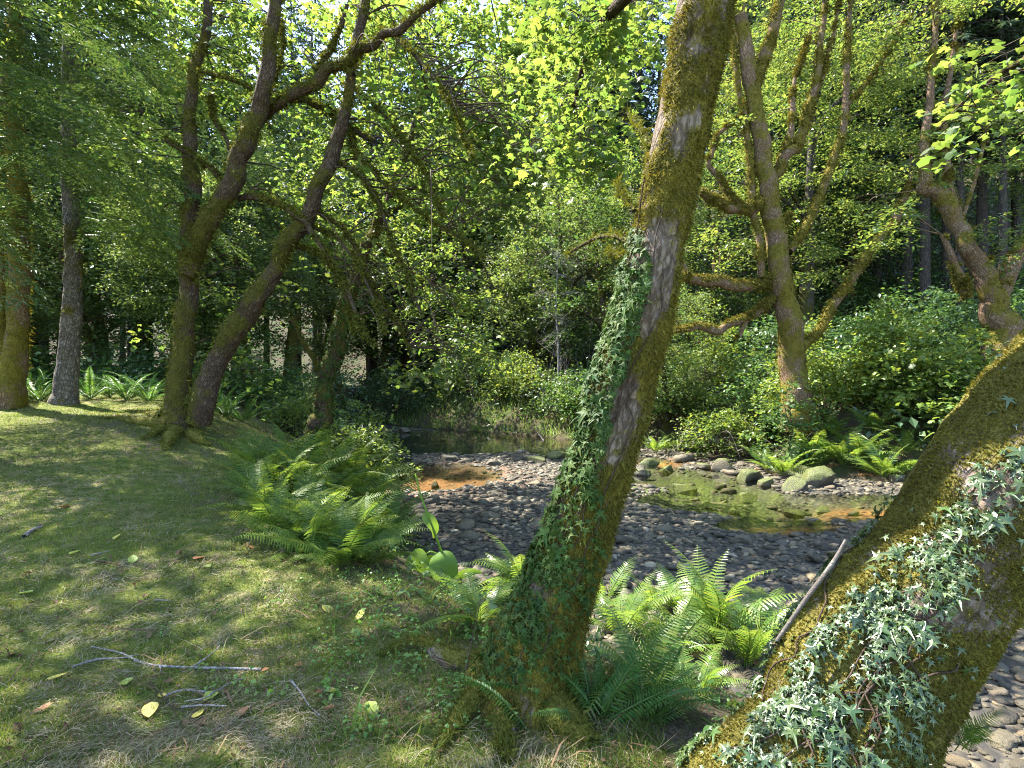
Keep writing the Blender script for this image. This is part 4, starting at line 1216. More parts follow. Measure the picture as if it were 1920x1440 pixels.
# shrubs
def shrub(name, p, w, h, label, leaf, ncl, nper, size, tm, group=None, cr=.4, bark='bark_mid', flat=.2):
    p = np.asarray(p, float)
    root = thing(name, p, label, 'shrub', group)
    if tm is OVAL4 and p[1] > 17: tm = RHOMB
    b = ball(ncl, .35); b[:, 2] = np.abs(b[:, 2]) * 1.0
    b = b * (.35 + 1.25 * fbm(b * 1.6 + p, 2, 5) + .25 * (rng.uniform(0, 1, (ncl)) < .12))[:, None]
    C = p + b * np.array([w, w * .8, h])
    C[:, 2] += .12 * h
    V, F = leafcloud(C, cr * np.exp(rng.normal(0, .25, len(C))), int(nper * 1.5), size, tm, flat, .5, .3)
    part('foliage', V, F, M[leaf], root, False, None, 'stuff')
    g = Geo()
    for c in C[::2]:
        a = p + np.array([*rng.normal(0, w * .12, 2), -.1])
        m = a * .45 + c * .55 + np.array([0, 0, .12 * h])
        V, F, _ = tube([a, m, c], [.016, .011, .004], 4, .25)
        g.add(V, F)
    V, F = g.out(); part('stems', V, F, M[bark], root, True, {'moss': np.full(len(V), .3)}, 'stuff')
    return root

def at(px, D, lift=0.):
    x = (px - 960) / FPX * D
    return np.array([x, D, g1(x, D) + lift])

shrub('shrub', at(1345, 17.8, .25), 1.2, 1.5, 'bright yellow-green shrub leaning over the gravel with bare pale roots below', 'shrub_sunlit_yellow', 42, 46, .095, OVAL4, cr=.42)
shrub('shrub', at(690, 15.2), 1.1, 1.2, 'low sunny bush at the creek end of the fern bank', 'shrub_sunlit_yellow', 40, 46, .10, OVAL4, cr=.42)
shrub('shrub', at(660, 17.5), 1.2, 1.6, 'sunlit bush behind the ivy-wrapped leaning maple', 'shrub_sunlit_yellow', 40, 46, .10, OVAL4, cr=.45)
shrub('shrub', at(545, 17.0), 1.3, 1.5, 'yellow-green bush left of the ivy-wrapped leaning maple', 'shrub_sunlit_yellow', 36, 44, .10, OVAL4, cr=.45)
shrub('shrub', at(1545, 16.8), 1.7, 2.1, 'tall sunny shrub right of the branchy far-bank tree', 'shrub_sunlit_yellow', 70, 50, .105, OVAL4, cr=.5)
shrub('shrub', at(1660, 15.8), 1.6, 2.2, 'bushy sunlit shrub in the middle of the far thicket', 'shrub_sunlit_yellow', 70, 50, .125, MAPLE3, cr=.5)
shrub('shrub', at(1770, 14.6), 1.6, 2.1, 'light green shrub of the far thicket above the leaning trunk', 'shrub_sunlit_yellow', 64, 46, .125, MAPLE3, cr=.5)
shrub('shrub', at(1885, 13.4), 1.3, 2.1, 'large-leaved shrub at the right end of the far thicket', 'shrub_sunlit_yellow', 46, 42, .14, MAPLE3, cr=.5)
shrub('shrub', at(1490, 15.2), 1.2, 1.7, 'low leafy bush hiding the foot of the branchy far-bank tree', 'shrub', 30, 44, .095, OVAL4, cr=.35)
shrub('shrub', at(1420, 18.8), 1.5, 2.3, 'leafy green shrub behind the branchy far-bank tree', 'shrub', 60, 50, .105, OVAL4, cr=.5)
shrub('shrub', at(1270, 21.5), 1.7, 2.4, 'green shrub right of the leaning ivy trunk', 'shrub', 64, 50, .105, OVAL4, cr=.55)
shrub('shrub', at(1330, 22.5), 1.8, 2.8, 'sunlit green shrub below the mossy side branches', 'shrub_sunlit_yellow', 54, 50, .105, OVAL4, cr=.55)
shrub('shrub', at(985, 29.2), 2.0, 2.0, 'yellow-green bush overhanging the still pool', 'shrub_sunlit_yellow', 76, 50, .115, OVAL4, cr=.6)
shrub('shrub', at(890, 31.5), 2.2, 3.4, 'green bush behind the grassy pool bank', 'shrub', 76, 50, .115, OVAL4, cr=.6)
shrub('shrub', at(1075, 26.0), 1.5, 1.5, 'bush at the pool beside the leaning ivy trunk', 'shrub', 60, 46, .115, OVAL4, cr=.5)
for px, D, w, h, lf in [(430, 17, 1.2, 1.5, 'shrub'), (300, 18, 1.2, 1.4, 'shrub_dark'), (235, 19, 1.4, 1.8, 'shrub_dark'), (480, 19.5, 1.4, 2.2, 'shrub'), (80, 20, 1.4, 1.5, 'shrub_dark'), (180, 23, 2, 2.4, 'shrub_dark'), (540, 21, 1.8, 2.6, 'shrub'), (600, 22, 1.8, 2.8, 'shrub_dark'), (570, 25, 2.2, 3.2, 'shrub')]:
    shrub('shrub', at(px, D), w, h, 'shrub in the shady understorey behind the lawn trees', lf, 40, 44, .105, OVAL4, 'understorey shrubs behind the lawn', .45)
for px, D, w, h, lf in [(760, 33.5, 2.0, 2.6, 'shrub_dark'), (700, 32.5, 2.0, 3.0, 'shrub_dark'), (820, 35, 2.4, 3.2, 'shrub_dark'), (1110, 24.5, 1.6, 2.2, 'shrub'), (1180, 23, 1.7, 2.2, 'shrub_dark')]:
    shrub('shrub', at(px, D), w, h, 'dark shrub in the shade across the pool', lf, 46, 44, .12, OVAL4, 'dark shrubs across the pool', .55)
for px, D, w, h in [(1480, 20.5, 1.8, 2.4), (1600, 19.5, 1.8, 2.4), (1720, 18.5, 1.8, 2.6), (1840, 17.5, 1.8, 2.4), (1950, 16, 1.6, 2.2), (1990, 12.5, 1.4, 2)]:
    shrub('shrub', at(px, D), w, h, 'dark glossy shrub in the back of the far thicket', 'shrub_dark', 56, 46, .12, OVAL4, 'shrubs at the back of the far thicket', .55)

# dead pale brush by the ivy trunk, bleached roots and sticks
def brush(name, p, label, n, L, up, cat, group=None, mat='bark_dead', r0=.012, droop=0.):
    root = thing(name, p, label, cat, group)
    g = Geo(); p = np.asarray(p, float)
    for k in range(n):
        a = rng.uniform(0, 6.28); l = L * rng.uniform(.5, 1.1)
        d = nrm(np.array([math.cos(a), math.sin(a) * .8, up * rng.uniform(.4, 1.4)]))
        e = p + d * l + np.array([0, 0, -droop * l]); m = p + d * l * .5 + rng.normal(0, .15 * l, 3)
        V, F, inf = tube([p + rng.normal(0, .04, 3), m, e], [r0, r0 * .7, .004], 4, .2); g.add(V, F)
        for j in range(5):
            q = inf['C'][rng.integers(len(inf['C']) // 3, len(inf['C']))]
            e2 = q + nrm(d + rng.normal(0, .8, 3)) * l * rng.uniform(.2, .45)
            V, F, _ = tube([q, (q + e2) / 2 + rng.normal(0, .05 * l, 3), e2], [r0 * .5, r0 * .4, .002], 3, .25); g.add(V, F)
    V, F = g.out(); part('stems', V, F, M[mat], root, True, {'moss': np.zeros(len(V))}, 'stuff')
    return root
p = at(1043, 26.8)
dead = brush('dead_shrub', p, 'bare bleached shrub with a tangle of pale twigs left of the ivy trunk', 14, 4.4, 2.2, 'shrub', None, 'bark_bleached', .014)
for k, (z, dx) in enumerate([(3.6, .1), (4.6, -.1), (5.6, .1), (6.5, 0), (7.4, .1)]):
    brush_p = p + np.array([dx, 0, z])
    g = Geo()
    for j in range(11):
        d = nrm(rng.normal(0, 1, 3) * np.array([1, .8, .5])); l = rng.uniform(.6, 1.6)
        V, F, _ = tube([brush_p, brush_p + d * l * .5 + rng.normal(0, .1, 3), brush_p + d * l], [.009, .007, .003], 3, .2); g.add(V, F)
        for i in range(4):
            q = brush_p + d * l * rng.uniform(.3, .9); e = q + rng.normal(0, .4, 3)
            V, F, _ = tube([q, (q + e) / 2 + rng.normal(0, .04, 3), e], [.005, .004, .002], 3, .2); g.add(V, F)
    V, F = g.out(); part('twigs', V, F, M['bark_bleached'], dead, True, {'moss': np.zeros(len(V))}, 'stuff')
part('trunk', *tube([p - (0, 0, .3), p + (.1, 0, 2.5), p + (0, 0, 5), p + (.1, 0, 8.2)], [.05, .04, .03, .008], 6, .2)[:2], M['bark_bleached'], dead, True)
p = at(1335, 17.9); p[2] = g1(p[0], p[1]) + .55
brush('bare_branch_tangle', p, 'bare pale branches hanging onto the gravel under the bright shrub', 14, 1.35, .25, 'branch', droop=.55, r0=.014)

def stick(name, pts, radii, label, mat='bark_twig', cat='stick', side=None, group=None):
    root = thing(name, pts[0], label, cat, group)
    V, F, inf = tube(pts, radii, 6, .04, 0, .15, int(rng.integers(1e6)), .05)
    part('stem', V, F, M[mat], root, True, {'moss': np.full(len(V), .1)})
    for s, r in (side or []):
        V, F, _ = tube(s, r, 5, .03, 0, .12, 3, .05)
        part('side_twig', V, F, M[mat], root, True, {'moss': np.full(len(V), .1)})
    return root
a, b_ = on_bed(1020, 827), on_bed(1000, 812)
stick('driftwood_stick', [a, (a + b_) / 2 + (0, 0, .15), b_ + (0, 0, .25)], [.032, .026, .012], 'pale driftwood pole slanting out of the still pool', 'bark_dead')
a, b_ = on_bed(1330, 862), on_bed(1420, 857)
stick('driftwood_branch', [a + (0, 0, .05), (a + b_) / 2 + (0, 0, .12), b_ + (0, 0, .08)], [.035, .03, .015], 'thin reddish driftwood branch on the bright gravel bar', 'bark_alder')

# grass on the pool bank
S = scatter(24000, (-10, 5), (23, 34), lambda X, Y, l, a, b: (~l) & (b > .05) & (b < 2.6))
X, Y, Z = rand_axes(len(S), (1, 0, 0), .8, (0, 0, 1), .28)
o = part('bank_grass', *place(BLADE[0] * np.array([.045, 1, 1]), BLADE[1], S, X, Y, Z, .36 * np.exp(rng.normal(0, .35, len(S)))), M['bankgrass'], None, False, None, 'stuff')
tag(o, 'tall pale green grass along the far edge of the pool', 'grass')

# ------------------------------------------------------------------ ferns
def frond_mesh(kind, seed, mat, lod=0):
    r = np.random.default_rng(seed)
    g = Geo()
    s = np.linspace(0, 1, 15)
    arch = r.uniform(.25, .42); curl = r.normal(0, .05)
    spine = np.stack([curl * s ** 2, s - .10 * s ** 3, arch * (s - 1.55 * s ** 2.1)], 1)
    V, F, inf = tube(spine, .009 * (1 - .88 * s), 4, .06); g.add(V, F)
    T = nrm(np.gradient(spine, axis=0))
    if kind == 'lady': n, wmax, lo = (18 if lod == 0 else 27), .215, .14
    else: n, wmax, lo = 34, .115, .10
    for k in range(n):
        u = lo + (.995 - lo) * k / (n - 1)
        p = np.array([np.interp(u, s, spine[:, i]) for i in range(3)]); t = nrm(np.array([np.interp(u, s, T[:, i]) for i in range(3)]))
        x = (u - lo) / (1 - lo)
        w = wmax * (min(1, (.45 if kind == 'lady' else .75) + 2.0 * x) * (1 - x) ** (.75 if kind == 'lady' else .55) + .03)
        for sd in (-1, 1):
            up = np.cross(np.array([1., 0, 0]), t)
            d = nrm(np.array([sd, 0, 0]) + t * r.uniform(.22, .38) - up * r.uniform(.05, .28) * (-1 if up[2] < 0 else 1))
            nz = nrm(np.cross(d, np.cross(up, d)) + r.normal(0, .12, 3)); side = np.cross(nz, d)
            if nz[2] < 0: nz = -nz; side = -side
            L = w * r.uniform(.9, 1.1)
            if kind == 'lady' and lod == 0:
                m = max(3, int(7 * w / wmax) + 2)
                q = (np.arange(m) + .5) / m
                ll = L * .21 * (1 - q) ** .6 + .004
                cen = p + d * (L * q)[:, None] - nz * (.10 * L * q ** 2)[:, None]
                for ss in (-1, 1):
                    Y = nrm(np.repeat((side * ss + d * .45)[None], m, 0) + r.normal(0, .08, (m, 3)))
                    Z = np.repeat(nz[None], m, 0); X = nrm(np.cross(Y, Z))
                    g.add(*place(RHOMB[0] * np.array([.85, 1, 1]), RHOMB[1], cen, X, Y, np.cross(X, Y), ll))
            else:
                if kind == 'lady':                       # toothed pinna
                    m = 5; q = np.array([0, .16, .26, .40, .50, .64, .74, .88]); hw = L * .080 * np.array([.5, 1.05, .55, .95, .5, .75, .38, .45]) + .001
                    top = p + d * (L * q)[:, None] + t * hw[:, None] - nz * (.12 * L * q ** 2)[:, None]; bot = p + d * (L * q)[:, None] - t * hw[:, None] - nz * (.12 * L * q ** 2)[:, None]
                    A = np.vstack([top, bot, [p + d * L - nz * .12 * L]])
                    g.add(A, np.array([f for i in range(7) for f in ((i, i + 1, 8 + i), (i + 1, 9 + i, 8 + i))] + [(7, 16, 15)]))
                    continue
                tw = .15 * L + .002
                A = np.array([p - t * tw * .4, p + d * L * .4 + t * tw * .55, p + d * L - nz * .10 * L, p + d * L * .4 - t * tw * .6, p + d * L * .5 + nz * .012])
                g.add(A, np.array([(0, 4, 1), (1, 4, 2), (2, 4, 3), (3, 4, 0)]))
    V, F = g.out()
    return mesh_data('frond', V, F, M[mat], False)
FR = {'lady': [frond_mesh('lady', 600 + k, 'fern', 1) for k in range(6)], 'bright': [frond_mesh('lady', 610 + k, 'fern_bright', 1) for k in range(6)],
      'sword': [frond_mesh('sword', 620 + k, 'sword') for k in range(4)], 'dead': [frond_mesh('lady', 640 + k, 'fern_dead', 1) for k in range(2)], 'far': [frond_mesh('lady', 630 + k, 'fern_bright', 1) for k in range(3)]}

def fern(p, kind, n, L, label, group=None, az0=0, az1=6.283, el=(.35, 1.15), sink=.02):
    root = thing('fern', (p[0], p[1], p[2] - sink), label, 'fern', group)
    for k in range(n):
        a = az0 + (az1 - az0) * (k + rng.uniform(-.35, .35)) / n
        e = rng.uniform(*el)
        sc_ = L * rng.uniform(.6, 1.15)
        add('frond', FR[kind][int(rng.integers(len(FR[kind])))], root, (rng.normal(0, .02), rng.normal(0, .02), 0), (e, rng.normal(0, .28), a), (sc_ * rng.uniform(.75, 1.1), sc_, sc_ * rng.uniform(.6, 1.35)))
    for k in range(int(rng.integers(0, 3)) if kind != 'sword' else 0):      # a withered frond or two hanging low
        add('frond', FR['dead'][k % 2], root, (0, 0, .02), (rng.uniform(-.25, .15), rng.normal(0, .4), rng.uniform(0, 6.28)), L * rng.uniform(.5, .85))
    return root

GF1 = 'lady ferns massed on the near bank'
spots = [(520, 905), (560, 880), (600, 860), (560, 930), (610, 910), (650, 890), (500, 935), (540, 965), (590, 960), (640, 945), (690, 925), (620, 1000), (670, 985), (720, 970), (690, 1030), (640, 1035), (590, 1015), (650, 850), (700, 880), (470, 900), (540, 845), (490, 865), (600, 835), (575, 905), (625, 875), (665, 915), (700, 955), (655, 1010), (600, 985), (545, 990), (515, 960), (670, 860), (630, 830), (570, 825), (735, 985), (700, 1000)]
for k, (x, y) in enumerate(spots):
    p = hit(x, min(y + 28, 1075))
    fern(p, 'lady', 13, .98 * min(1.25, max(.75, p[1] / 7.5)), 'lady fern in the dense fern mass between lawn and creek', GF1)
fern(hit(560, 1035), 'lady', 9, .62, 'lady fern whose fronds spill onto the lawn at the near corner of the fern mass', None, el=(.2, .8))
# in front of the creek, around the foot of the leaning trunk
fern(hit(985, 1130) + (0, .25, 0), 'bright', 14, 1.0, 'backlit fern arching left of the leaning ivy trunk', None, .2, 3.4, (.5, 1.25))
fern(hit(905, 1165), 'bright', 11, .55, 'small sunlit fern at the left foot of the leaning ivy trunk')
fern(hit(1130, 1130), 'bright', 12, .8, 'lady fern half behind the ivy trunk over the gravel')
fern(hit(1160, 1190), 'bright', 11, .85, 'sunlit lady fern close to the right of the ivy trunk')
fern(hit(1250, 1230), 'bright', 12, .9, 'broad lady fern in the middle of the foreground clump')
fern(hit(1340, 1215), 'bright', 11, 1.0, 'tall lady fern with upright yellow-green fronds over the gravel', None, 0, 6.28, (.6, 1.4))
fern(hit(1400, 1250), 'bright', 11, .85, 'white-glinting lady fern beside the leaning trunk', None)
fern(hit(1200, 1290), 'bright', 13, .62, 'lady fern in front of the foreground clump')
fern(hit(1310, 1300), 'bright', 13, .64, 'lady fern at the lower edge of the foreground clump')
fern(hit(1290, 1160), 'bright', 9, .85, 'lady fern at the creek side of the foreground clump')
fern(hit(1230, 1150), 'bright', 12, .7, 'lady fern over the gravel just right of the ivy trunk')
fern(hit(1420, 1190), 'bright', 11, .9, 'lady fern with a flat pale frond reaching over the gravel', None, -1.6, 1.6, (.35, .8))
fern(hit(1110, 1345), 'sword', 12, .55, 'sword fern with long ladder-like fronds at the foot of the ivy trunk', None, -1.9, 2.2, (.4, 1.2))
fern(hit(1010, 1345) + (0, -.1, 0), 'sword', 3, .50, 'sword fern frond bowing left before the ivy trunk', None, .6, 1.9, (.7, 1.0))
fern(hit(1200, 1345), 'sword', 8, .50, 'dark sword fern under the foreground lady ferns', None, -2.4, .8, (.2, .8))
fern(pix(1800, 1390, 2.2), 'bright', 9, .24, 'little lacy fern under the overhanging trunk', None, 0, 6.28, (.3, 1.2))
# far bank
for x, y, n, L, lab in [(1470, 893, 14, 1.5, 'bright fern at the left end of the far-bank clump'), (1522, 878, 16, 1.8, 'white-glinting fern in the middle of the far-bank clump'), (1580, 872, 16, 1.8, 'fern behind the large oval boulder'),
                        (1655, 895, 17, 1.9, 'big fern drooping to the water at the end of the far-bank clump'), (1615, 868, 14, 1.7, 'fern between the oval boulder and the big drooping fern'), (1440, 880, 11, 1.2, 'small fern by the gravel bar on the far bank')]:
    p = hit(x, y); fern(p, 'bright', n, L * .85, lab, 'ferns on the far bank')
for x, y in [(1500, 820), (1560, 815), (1640, 810), (1700, 850), (1420, 845), (1260, 845), (1230, 850), (1300, 848)]:
    p = hit(x, y); fern(p, 'far', 10, 1.1, 'shaded fern under the shrubs of the far bank', 'shaded ferns on the far bank')
# behind the lawn
for x, y in [(60, 748), (75, 752), (205, 745), (240, 750), (280, 752), (260, 742), (170, 748), (390, 775), (420, 782), (455, 790)]:
    p = hit(x, y); fern(p, 'sword', 12, 1.1, 'sword fern at the dim far edge of the lawn', 'sword ferns at the back of the lawn')

# ------------------------------------------------------------------ ivy
def ivy(name, p, label, V, N, w, n_single, n_mass, size, mat='ivy', vines=None):
    """leaves rooted on the bark; the largest ones singly, the rest as one mass"""
    root = thing(name, p, label, 'ivy')
    pr = w / w.sum()
    k = rng.choice(len(V), n_single + n_mass, p=pr)
    Zn = nrm(N[k] + rng.normal(0, .38, (len(k), 3)) + np.array([0, 0, .25]))
    h = np.array([0, 0, -1.]) + rng.normal(0, .55, (len(k), 3))
    Y = nrm(h - Zn * np.sum(h * Zn, 1, keepdims=True)); X = np.cross(Y, Zn)
    P = V[k] + N[k] * rng.uniform(.008, .035, (len(k), 1))
    s = size * np.exp(rng.normal(0, .42, len(k)))
    s[:n_single] *= 1.15
    lm = mesh_data('leaf', IVY[0], IVY[1], M[mat], False)
    from mathutils import Matrix
    base = np.array(root.location)
    for i in range(n_single):
        o = add('leaf', lm, root)
        mm = Matrix(((X[i][0] * s[i], Y[i][0] * s[i], Zn[i][0] * s[i], P[i][0] - base[0]), (X[i][1] * s[i], Y[i][1] * s[i], Zn[i][1] * s[i], P[i][1] - base[1]), (X[i][2] * s[i], Y[i][2] * s[i], Zn[i][2] * s[i], P[i][2] - base[2]), (0, 0, 0, 1)))
        o.matrix_local = mm
    for vs in (vines or []):
        rr = np.full(len(vs), .0035); part('stem', *tube(vs, rr, 5, .03, 0, .2, 5, .03)[:2], M['bark_mid'], root)
    q = slice(n_single, None)
    if n_mass: part('leaves', *place(IVY[0], IVY[1], P[q], X[q], Y[q], Zn[q], s[q]), M[mat], root, False, None, 'stuff')
    return root

def facing(V, N):
    view = nrm(V - np.array([0, 0, CAMZ]))
    return -np.sum(view * N, 1)
def vine_paths(V, N, info, seg, n, i0, i1, a0, a1, seed):
    r = np.random.default_rng(seed); out = []
    for k in range(n):
        s, e = r.uniform(i0, i0 + .3 * (i1 - i0)), r.uniform(i0 + .6 * (i1 - i0), i1)
        ii = np.linspace(s, e, 16).astype(int)
        ang = r.uniform(a0, a1) + np.cumsum(r.normal(0, .10, 16))
        j = ((ang / (2 * np.pi)) * seg).astype(int) % seg
        out.append(V[ii * seg + j] + N[ii * seg + j] * .012)
    return out
def angle_of(N, info, seg, d):
    mid = len(info['C']) // 4
    return 2 * np.pi * int(np.argmax(N[mid * seg:(mid + 1) * seg] @ np.asarray(d, float))) / seg
px, py = proj(V5)
f = facing(V5, N5)
u5 = N5[:, 0]
lim = np.interp(py, [430, 520, 620, 760, 900, 980, 1100, 1230, 1300], [-.75, -.15, -.25, -.30, -.15, .35, .75, .75, .3])
w = (f > -.25) * (py > 430) * (py < 1290) * (u5 < lim + .25 * (fbm(V5 / .12, 2, 5) - .5)) * np.interp(py, [430, 560, 700, 950, 1230, 1290], [.35, 1., 1.1, .8, .6, .25]) * (.35 + sstep(.35, .6, fbm(V5 / .1, 2, 6)))
w = w * (.35 + .65 * sstep(.15, -.4, u5)) + 1e-9 * (py > 430) * (py < 1250) * (f > 0)
ivy('ivy', (b5 := tuple(root5.location)), 'dark green ivy climbing the left side of the leaning trunk in the middle', V5, N5, w, 300, 4200, .026, 'ivy', vine_paths(V5, N5, i5, 96, 9, 12, 150, (a5 := angle_of(N5, i5, 96, (-.6, -.8, 0))) - .7, a5 + .7, 3))
f6 = facing(V6, N6)
perp = nrm(np.array([-.786, 0, .618]))
u6 = N6 @ perp                                   # 1 at the upper left edge of the trunk, -1 at the lower right
w = (f6 > -.1) * (py6 < 1500) * (py6 > 640) * (px6 < 1960)
band = np.interp(py6, [640, 760, 900, 1000, 1100, 1200, 1300, 1500], [.05, .25, .55, .75, .85, .95, 1., 1.])
hi_ = np.interp(py6, [640, 800, 950, 1050, 1200, 1320, 1500], [.5, .7, .9, .96, .98, .98, .98])
lo_ = np.interp(py6, [640, 800, 950, 1050, 1200, 1320, 1500], [.15, .15, .35, .45, .25, -.05, -.3])
w = w * band * ((u6 < hi_) & (u6 > lo_)) * (.12 + sstep(.42, .62, fbm(V6 / .09, 2, 16))) + .012 * w * (u6 > -.5)
ivy('ivy', tuple(root6.location), 'pale grey-green ivy trailing over the huge leaning trunk', V6, N6, w + 1e-12, 300, 2300, .0255, 'ivy_pale', vine_paths(V6, N6, i6, 120, 10, 8, 70, (a6 := angle_of(N6, i6, 120, (-.5, -.7, .5))) - .5, a6 + .5, 4))
tr2 = [c for c in ivytree.children if c.name.startswith('trunk')][0]
Vt = np.zeros(len(tr2.data.vertices) * 3); tr2.data.vertices.foreach_get('co', Vt); Vt = Vt.reshape(-1, 3) + np.array(ivytree.location)
Nt = np.zeros(len(tr2.data.vertices) * 3); tr2.data.vertices.foreach_get('normal', Nt); Nt = Nt.reshape(-1, 3)
w = (Vt[:, 2] < Vt[:, 2].min() + 3.6) * 1.
ivy('ivy', tuple(ivytree.location), 'ivy sleeve on the slim leaning maple above the ferns', Vt, Nt, w, 0, 1500, .07)
# a sprig hanging on the upper middle trunk is part of the same plant; leaves at the foot
k = rng.choice(np.nonzero((py > 1180) & (py < 1330) & (f > .1))[0], 90)

# ------------------------------------------------------------------ broad-leaved plant on the bank
p0 = hit(852, 1105)
Dp = p0[1]
cab = thing('broad_leaved_plant', p0, 'plant with large drooping heart leaves and a tall stalk at the lawn edge', 'plant')
def broad(pts, width, cup=.12):
    C, r, u = spline(np.array(pts), np.ones(len(pts)), .02)
    T = nrm(np.gradient(C, axis=0)); s = np.linspace(0, 1, len(C))
    w = width * np.clip(np.sin(np.pi * np.clip(s, 0, 1) ** .62), 0, 1) ** .8 + .001
    side = nrm(np.cross(T, np.array([.25, -1., .2]))); nz = np.cross(side, T)
    cols = np.array([-1, -.55, 0, .55, 1])
    V = (C[:, None, :] + side[:, None, :] * (w[:, None] * cols)[:, :, None] + nz[:, None, :] * (cup * w[:, None] * (np.abs(cols) - .25 * (np.sin(9 * s)[:, None]) * np.abs(cols)))[:, :, None]).reshape(-1, 3)
    n = len(C); i = np.arange(n - 1)[:, None] * 5; j = np.arange(4)[None]
    return V, np.stack([i + j, i + j + 1, i + 6 + j, i + 5 + j], 2).reshape(-1, 4)
def pp(*rows): return [pix(x, y, Dp + dz) for x, y, dz in rows]
for rows, wd in [([(800, 1038, 0), (788, 1048, -.05), (780, 1080, -.08), (784, 1122, -.09)], 23), ([(822, 1036, 0), (828, 1050, -.06), (836, 1082, -.09), (842, 1120, -.1)], 26), ([(806, 1040, .03), (807, 1056, .02), (809, 1088, 0), (812, 1126, 0)], 22),
                 ([(794, 962, .02), (806, 976, 0), (815, 992, 0), (813, 1010, 0)], 11), ([(855, 1084, .05), (870, 1076, .05), (888, 1072, .05), (906, 1074, .05)], 8)]:
    part('leaf', *broad(pp(*rows), wd / FPX * Dp), M['cabbage'], cab, True)
for rows, wd in [([(856, 1110, 0), (846, 1080, 0), (832, 1045, 0), (815, 1000, 0), (800, 960, 0), (788, 925, .02), (778, 888, .04)], 3.2), ([(845, 1085, 0), (825, 1045, 0), (808, 1034, 0), (798, 1040, 0)], 2.6), ([(840, 1075, 0), (830, 1045, -.02), (820, 1038, 0)], 2.4)]:
    P = np.array(pp(*rows)); part('stem', *tube(P, np.linspace(wd, wd * .4, len(P)) / FPX * Dp, 6, .03)[:2], M['cabbage'], cab)

# ------------------------------------------------------------------ lawn: dry clippings, moss and grass, too fine to count
def lawn_pts(n, dpow=1.0, y1=15.5):
    d = 2.0 * (y1 / 2.0) ** rng.uniform(0, 1, n) ** dpow
    px = rng.uniform(-80, 1250, n)
    X = (px - 960) / FPX * d
    z, ins, left, dl_, dr_ = land_parts(X, d)
    k = left & (~ins) & (dl_ > 1.45)
    return np.stack([X[k], d[k], z[k]], 1), dl_[k]
P, _ = lawn_pts(90000)
dry = n2(P[:, 0], P[:, 1], .55, 3, 41)
P = P[rng.uniform(0, 1, len(P)) < .12 + .75 * sstep(.46, .66, dry)]
n = len(P)
flow = 6.28 * n2(P[:, 0], P[:, 1], .5, 2, 43) * 2
a = flow + rng.normal(0, .7, n)
Y = nrm(np.stack([np.cos(a), np.sin(a), rng.normal(.10, .16, n)], 1))
Z = nrm(np.array([0, 0, 1.]) + rng.normal(0, .5, (n, 3))); X = nrm(np.cross(Y, Z))
L = .055 * np.exp(rng.normal(0, .45, n))
wd = .0011 + .0005 * P[:, 1]
Vb = BLADE[0][None] * np.stack([wd / L, np.ones(n), np.ones(n)], 1)[:, None, :]
V = (P + (0, 0, .010))[:, None, :] + L[:, None, None] * (Vb[:, :, 0:1] * X[:, None] + Vb[:, :, 1:2] * Y[:, None] + Vb[:, :, 2:3] * np.cross(X, Y)[:, None])
F = ((np.arange(n) * 5)[:, None, None] + BLADE[1][None]).reshape(-1, 3)
o = part('dry_grass', V.reshape(-1, 3), F, M['straw'], None, False, None, 'stuff'); tag(o, 'dry straw-coloured grass clippings strewn over the lawn', 'grass')
P, dls = lawn_pts(230000)
gr = n2(P[:, 0], P[:, 1], .6, 3, 45)
P = P[rng.uniform(0, 1, len(P)) < .35 + .8 * sstep(.38, .6, gr)]
n = len(P)
Y = nrm(np.array([0, 0, 1.]) + rng.normal(0, .55, (n, 3))); X = nrm(np.cross(Y, rng.normal(0, 1, (n, 3))))
L = .022 * np.exp(rng.normal(0, .45, n)) * (1 + .03 * P[:, 1])
wd = .0020 + .0008 * P[:, 1]
Vb = TRI[0][None] * np.stack([wd / L, np.ones(n), np.ones(n)], 1)[:, None, :]
V = P[:, None, :] + L[:, None, None] * (Vb[:, :, 0:1] * X[:, None] + Vb[:, :, 1:2] * Y[:, None])
o = part('grass', V.reshape(-1, 3), (np.arange(n) * 3)[:, None] + np.arange(3)[None], M['lawngrass'], None, False, None, 'stuff'); tag(o, 'short mossy green turf of the lawn', 'grass')
# longer grass and small herbs along the lawn edge
P, dls = lawn_pts(26000, 1., 9)
P = P[(dls < 3.1) & (rng.uniform(0, 1, len(P)) < .15 + .55 * sstep(.5, .65, n2(P[:, 0], P[:, 1], .5, 2, 47)))]
n = len(P)
Y = nrm(np.array([0, 0, 1.]) + rng.normal(0, .45, (n, 3))); X = nrm(np.cross(Y, rng.normal(0, 1, (n, 3))))
o = part('edge_grass', *place(BLADE[0] * np.array([.05, 1, 1]), BLADE[1], P, X, Y, np.cross(X, Y), .062 * np.exp(rng.normal(0, .4, n))), M['lawngrass'], None, False, None, 'stuff'); tag(o, 'longer fresh grass along the top of the creek bank', 'grass')
C = np.array([hit(x, y) for x, y in zip(rng.uniform(560, 960, 60), rng.uniform(1075, 1210, 60))] + [hit(x, y) for x, y in zip(rng.uniform(600, 960, 40), rng.uniform(1210, 1380, 40))] + [hit(x, y) for x, y in zip(rng.uniform(300, 600, 8), rng.uniform(1120, 1330, 8))])
C[:, 2] += .04
V, F = leafcloud(C, .085, 20, .021, MAPLE3, .3, .5, .1)
o = part('ground_cover', V, F, M['herb'], None, False, None, 'stuff'); tag(o, 'small green herbs growing along the lawn edge', 'herbs')
S = scatter(900, (-4, 5), (2, 12), lambda X, Y, l, a, b: l & (a < 2.0) & (a > .1))
S[:, 2] += .05
V, F = leafcloud(S, .12, 14, .05, OVAL, .4, .6, .2)
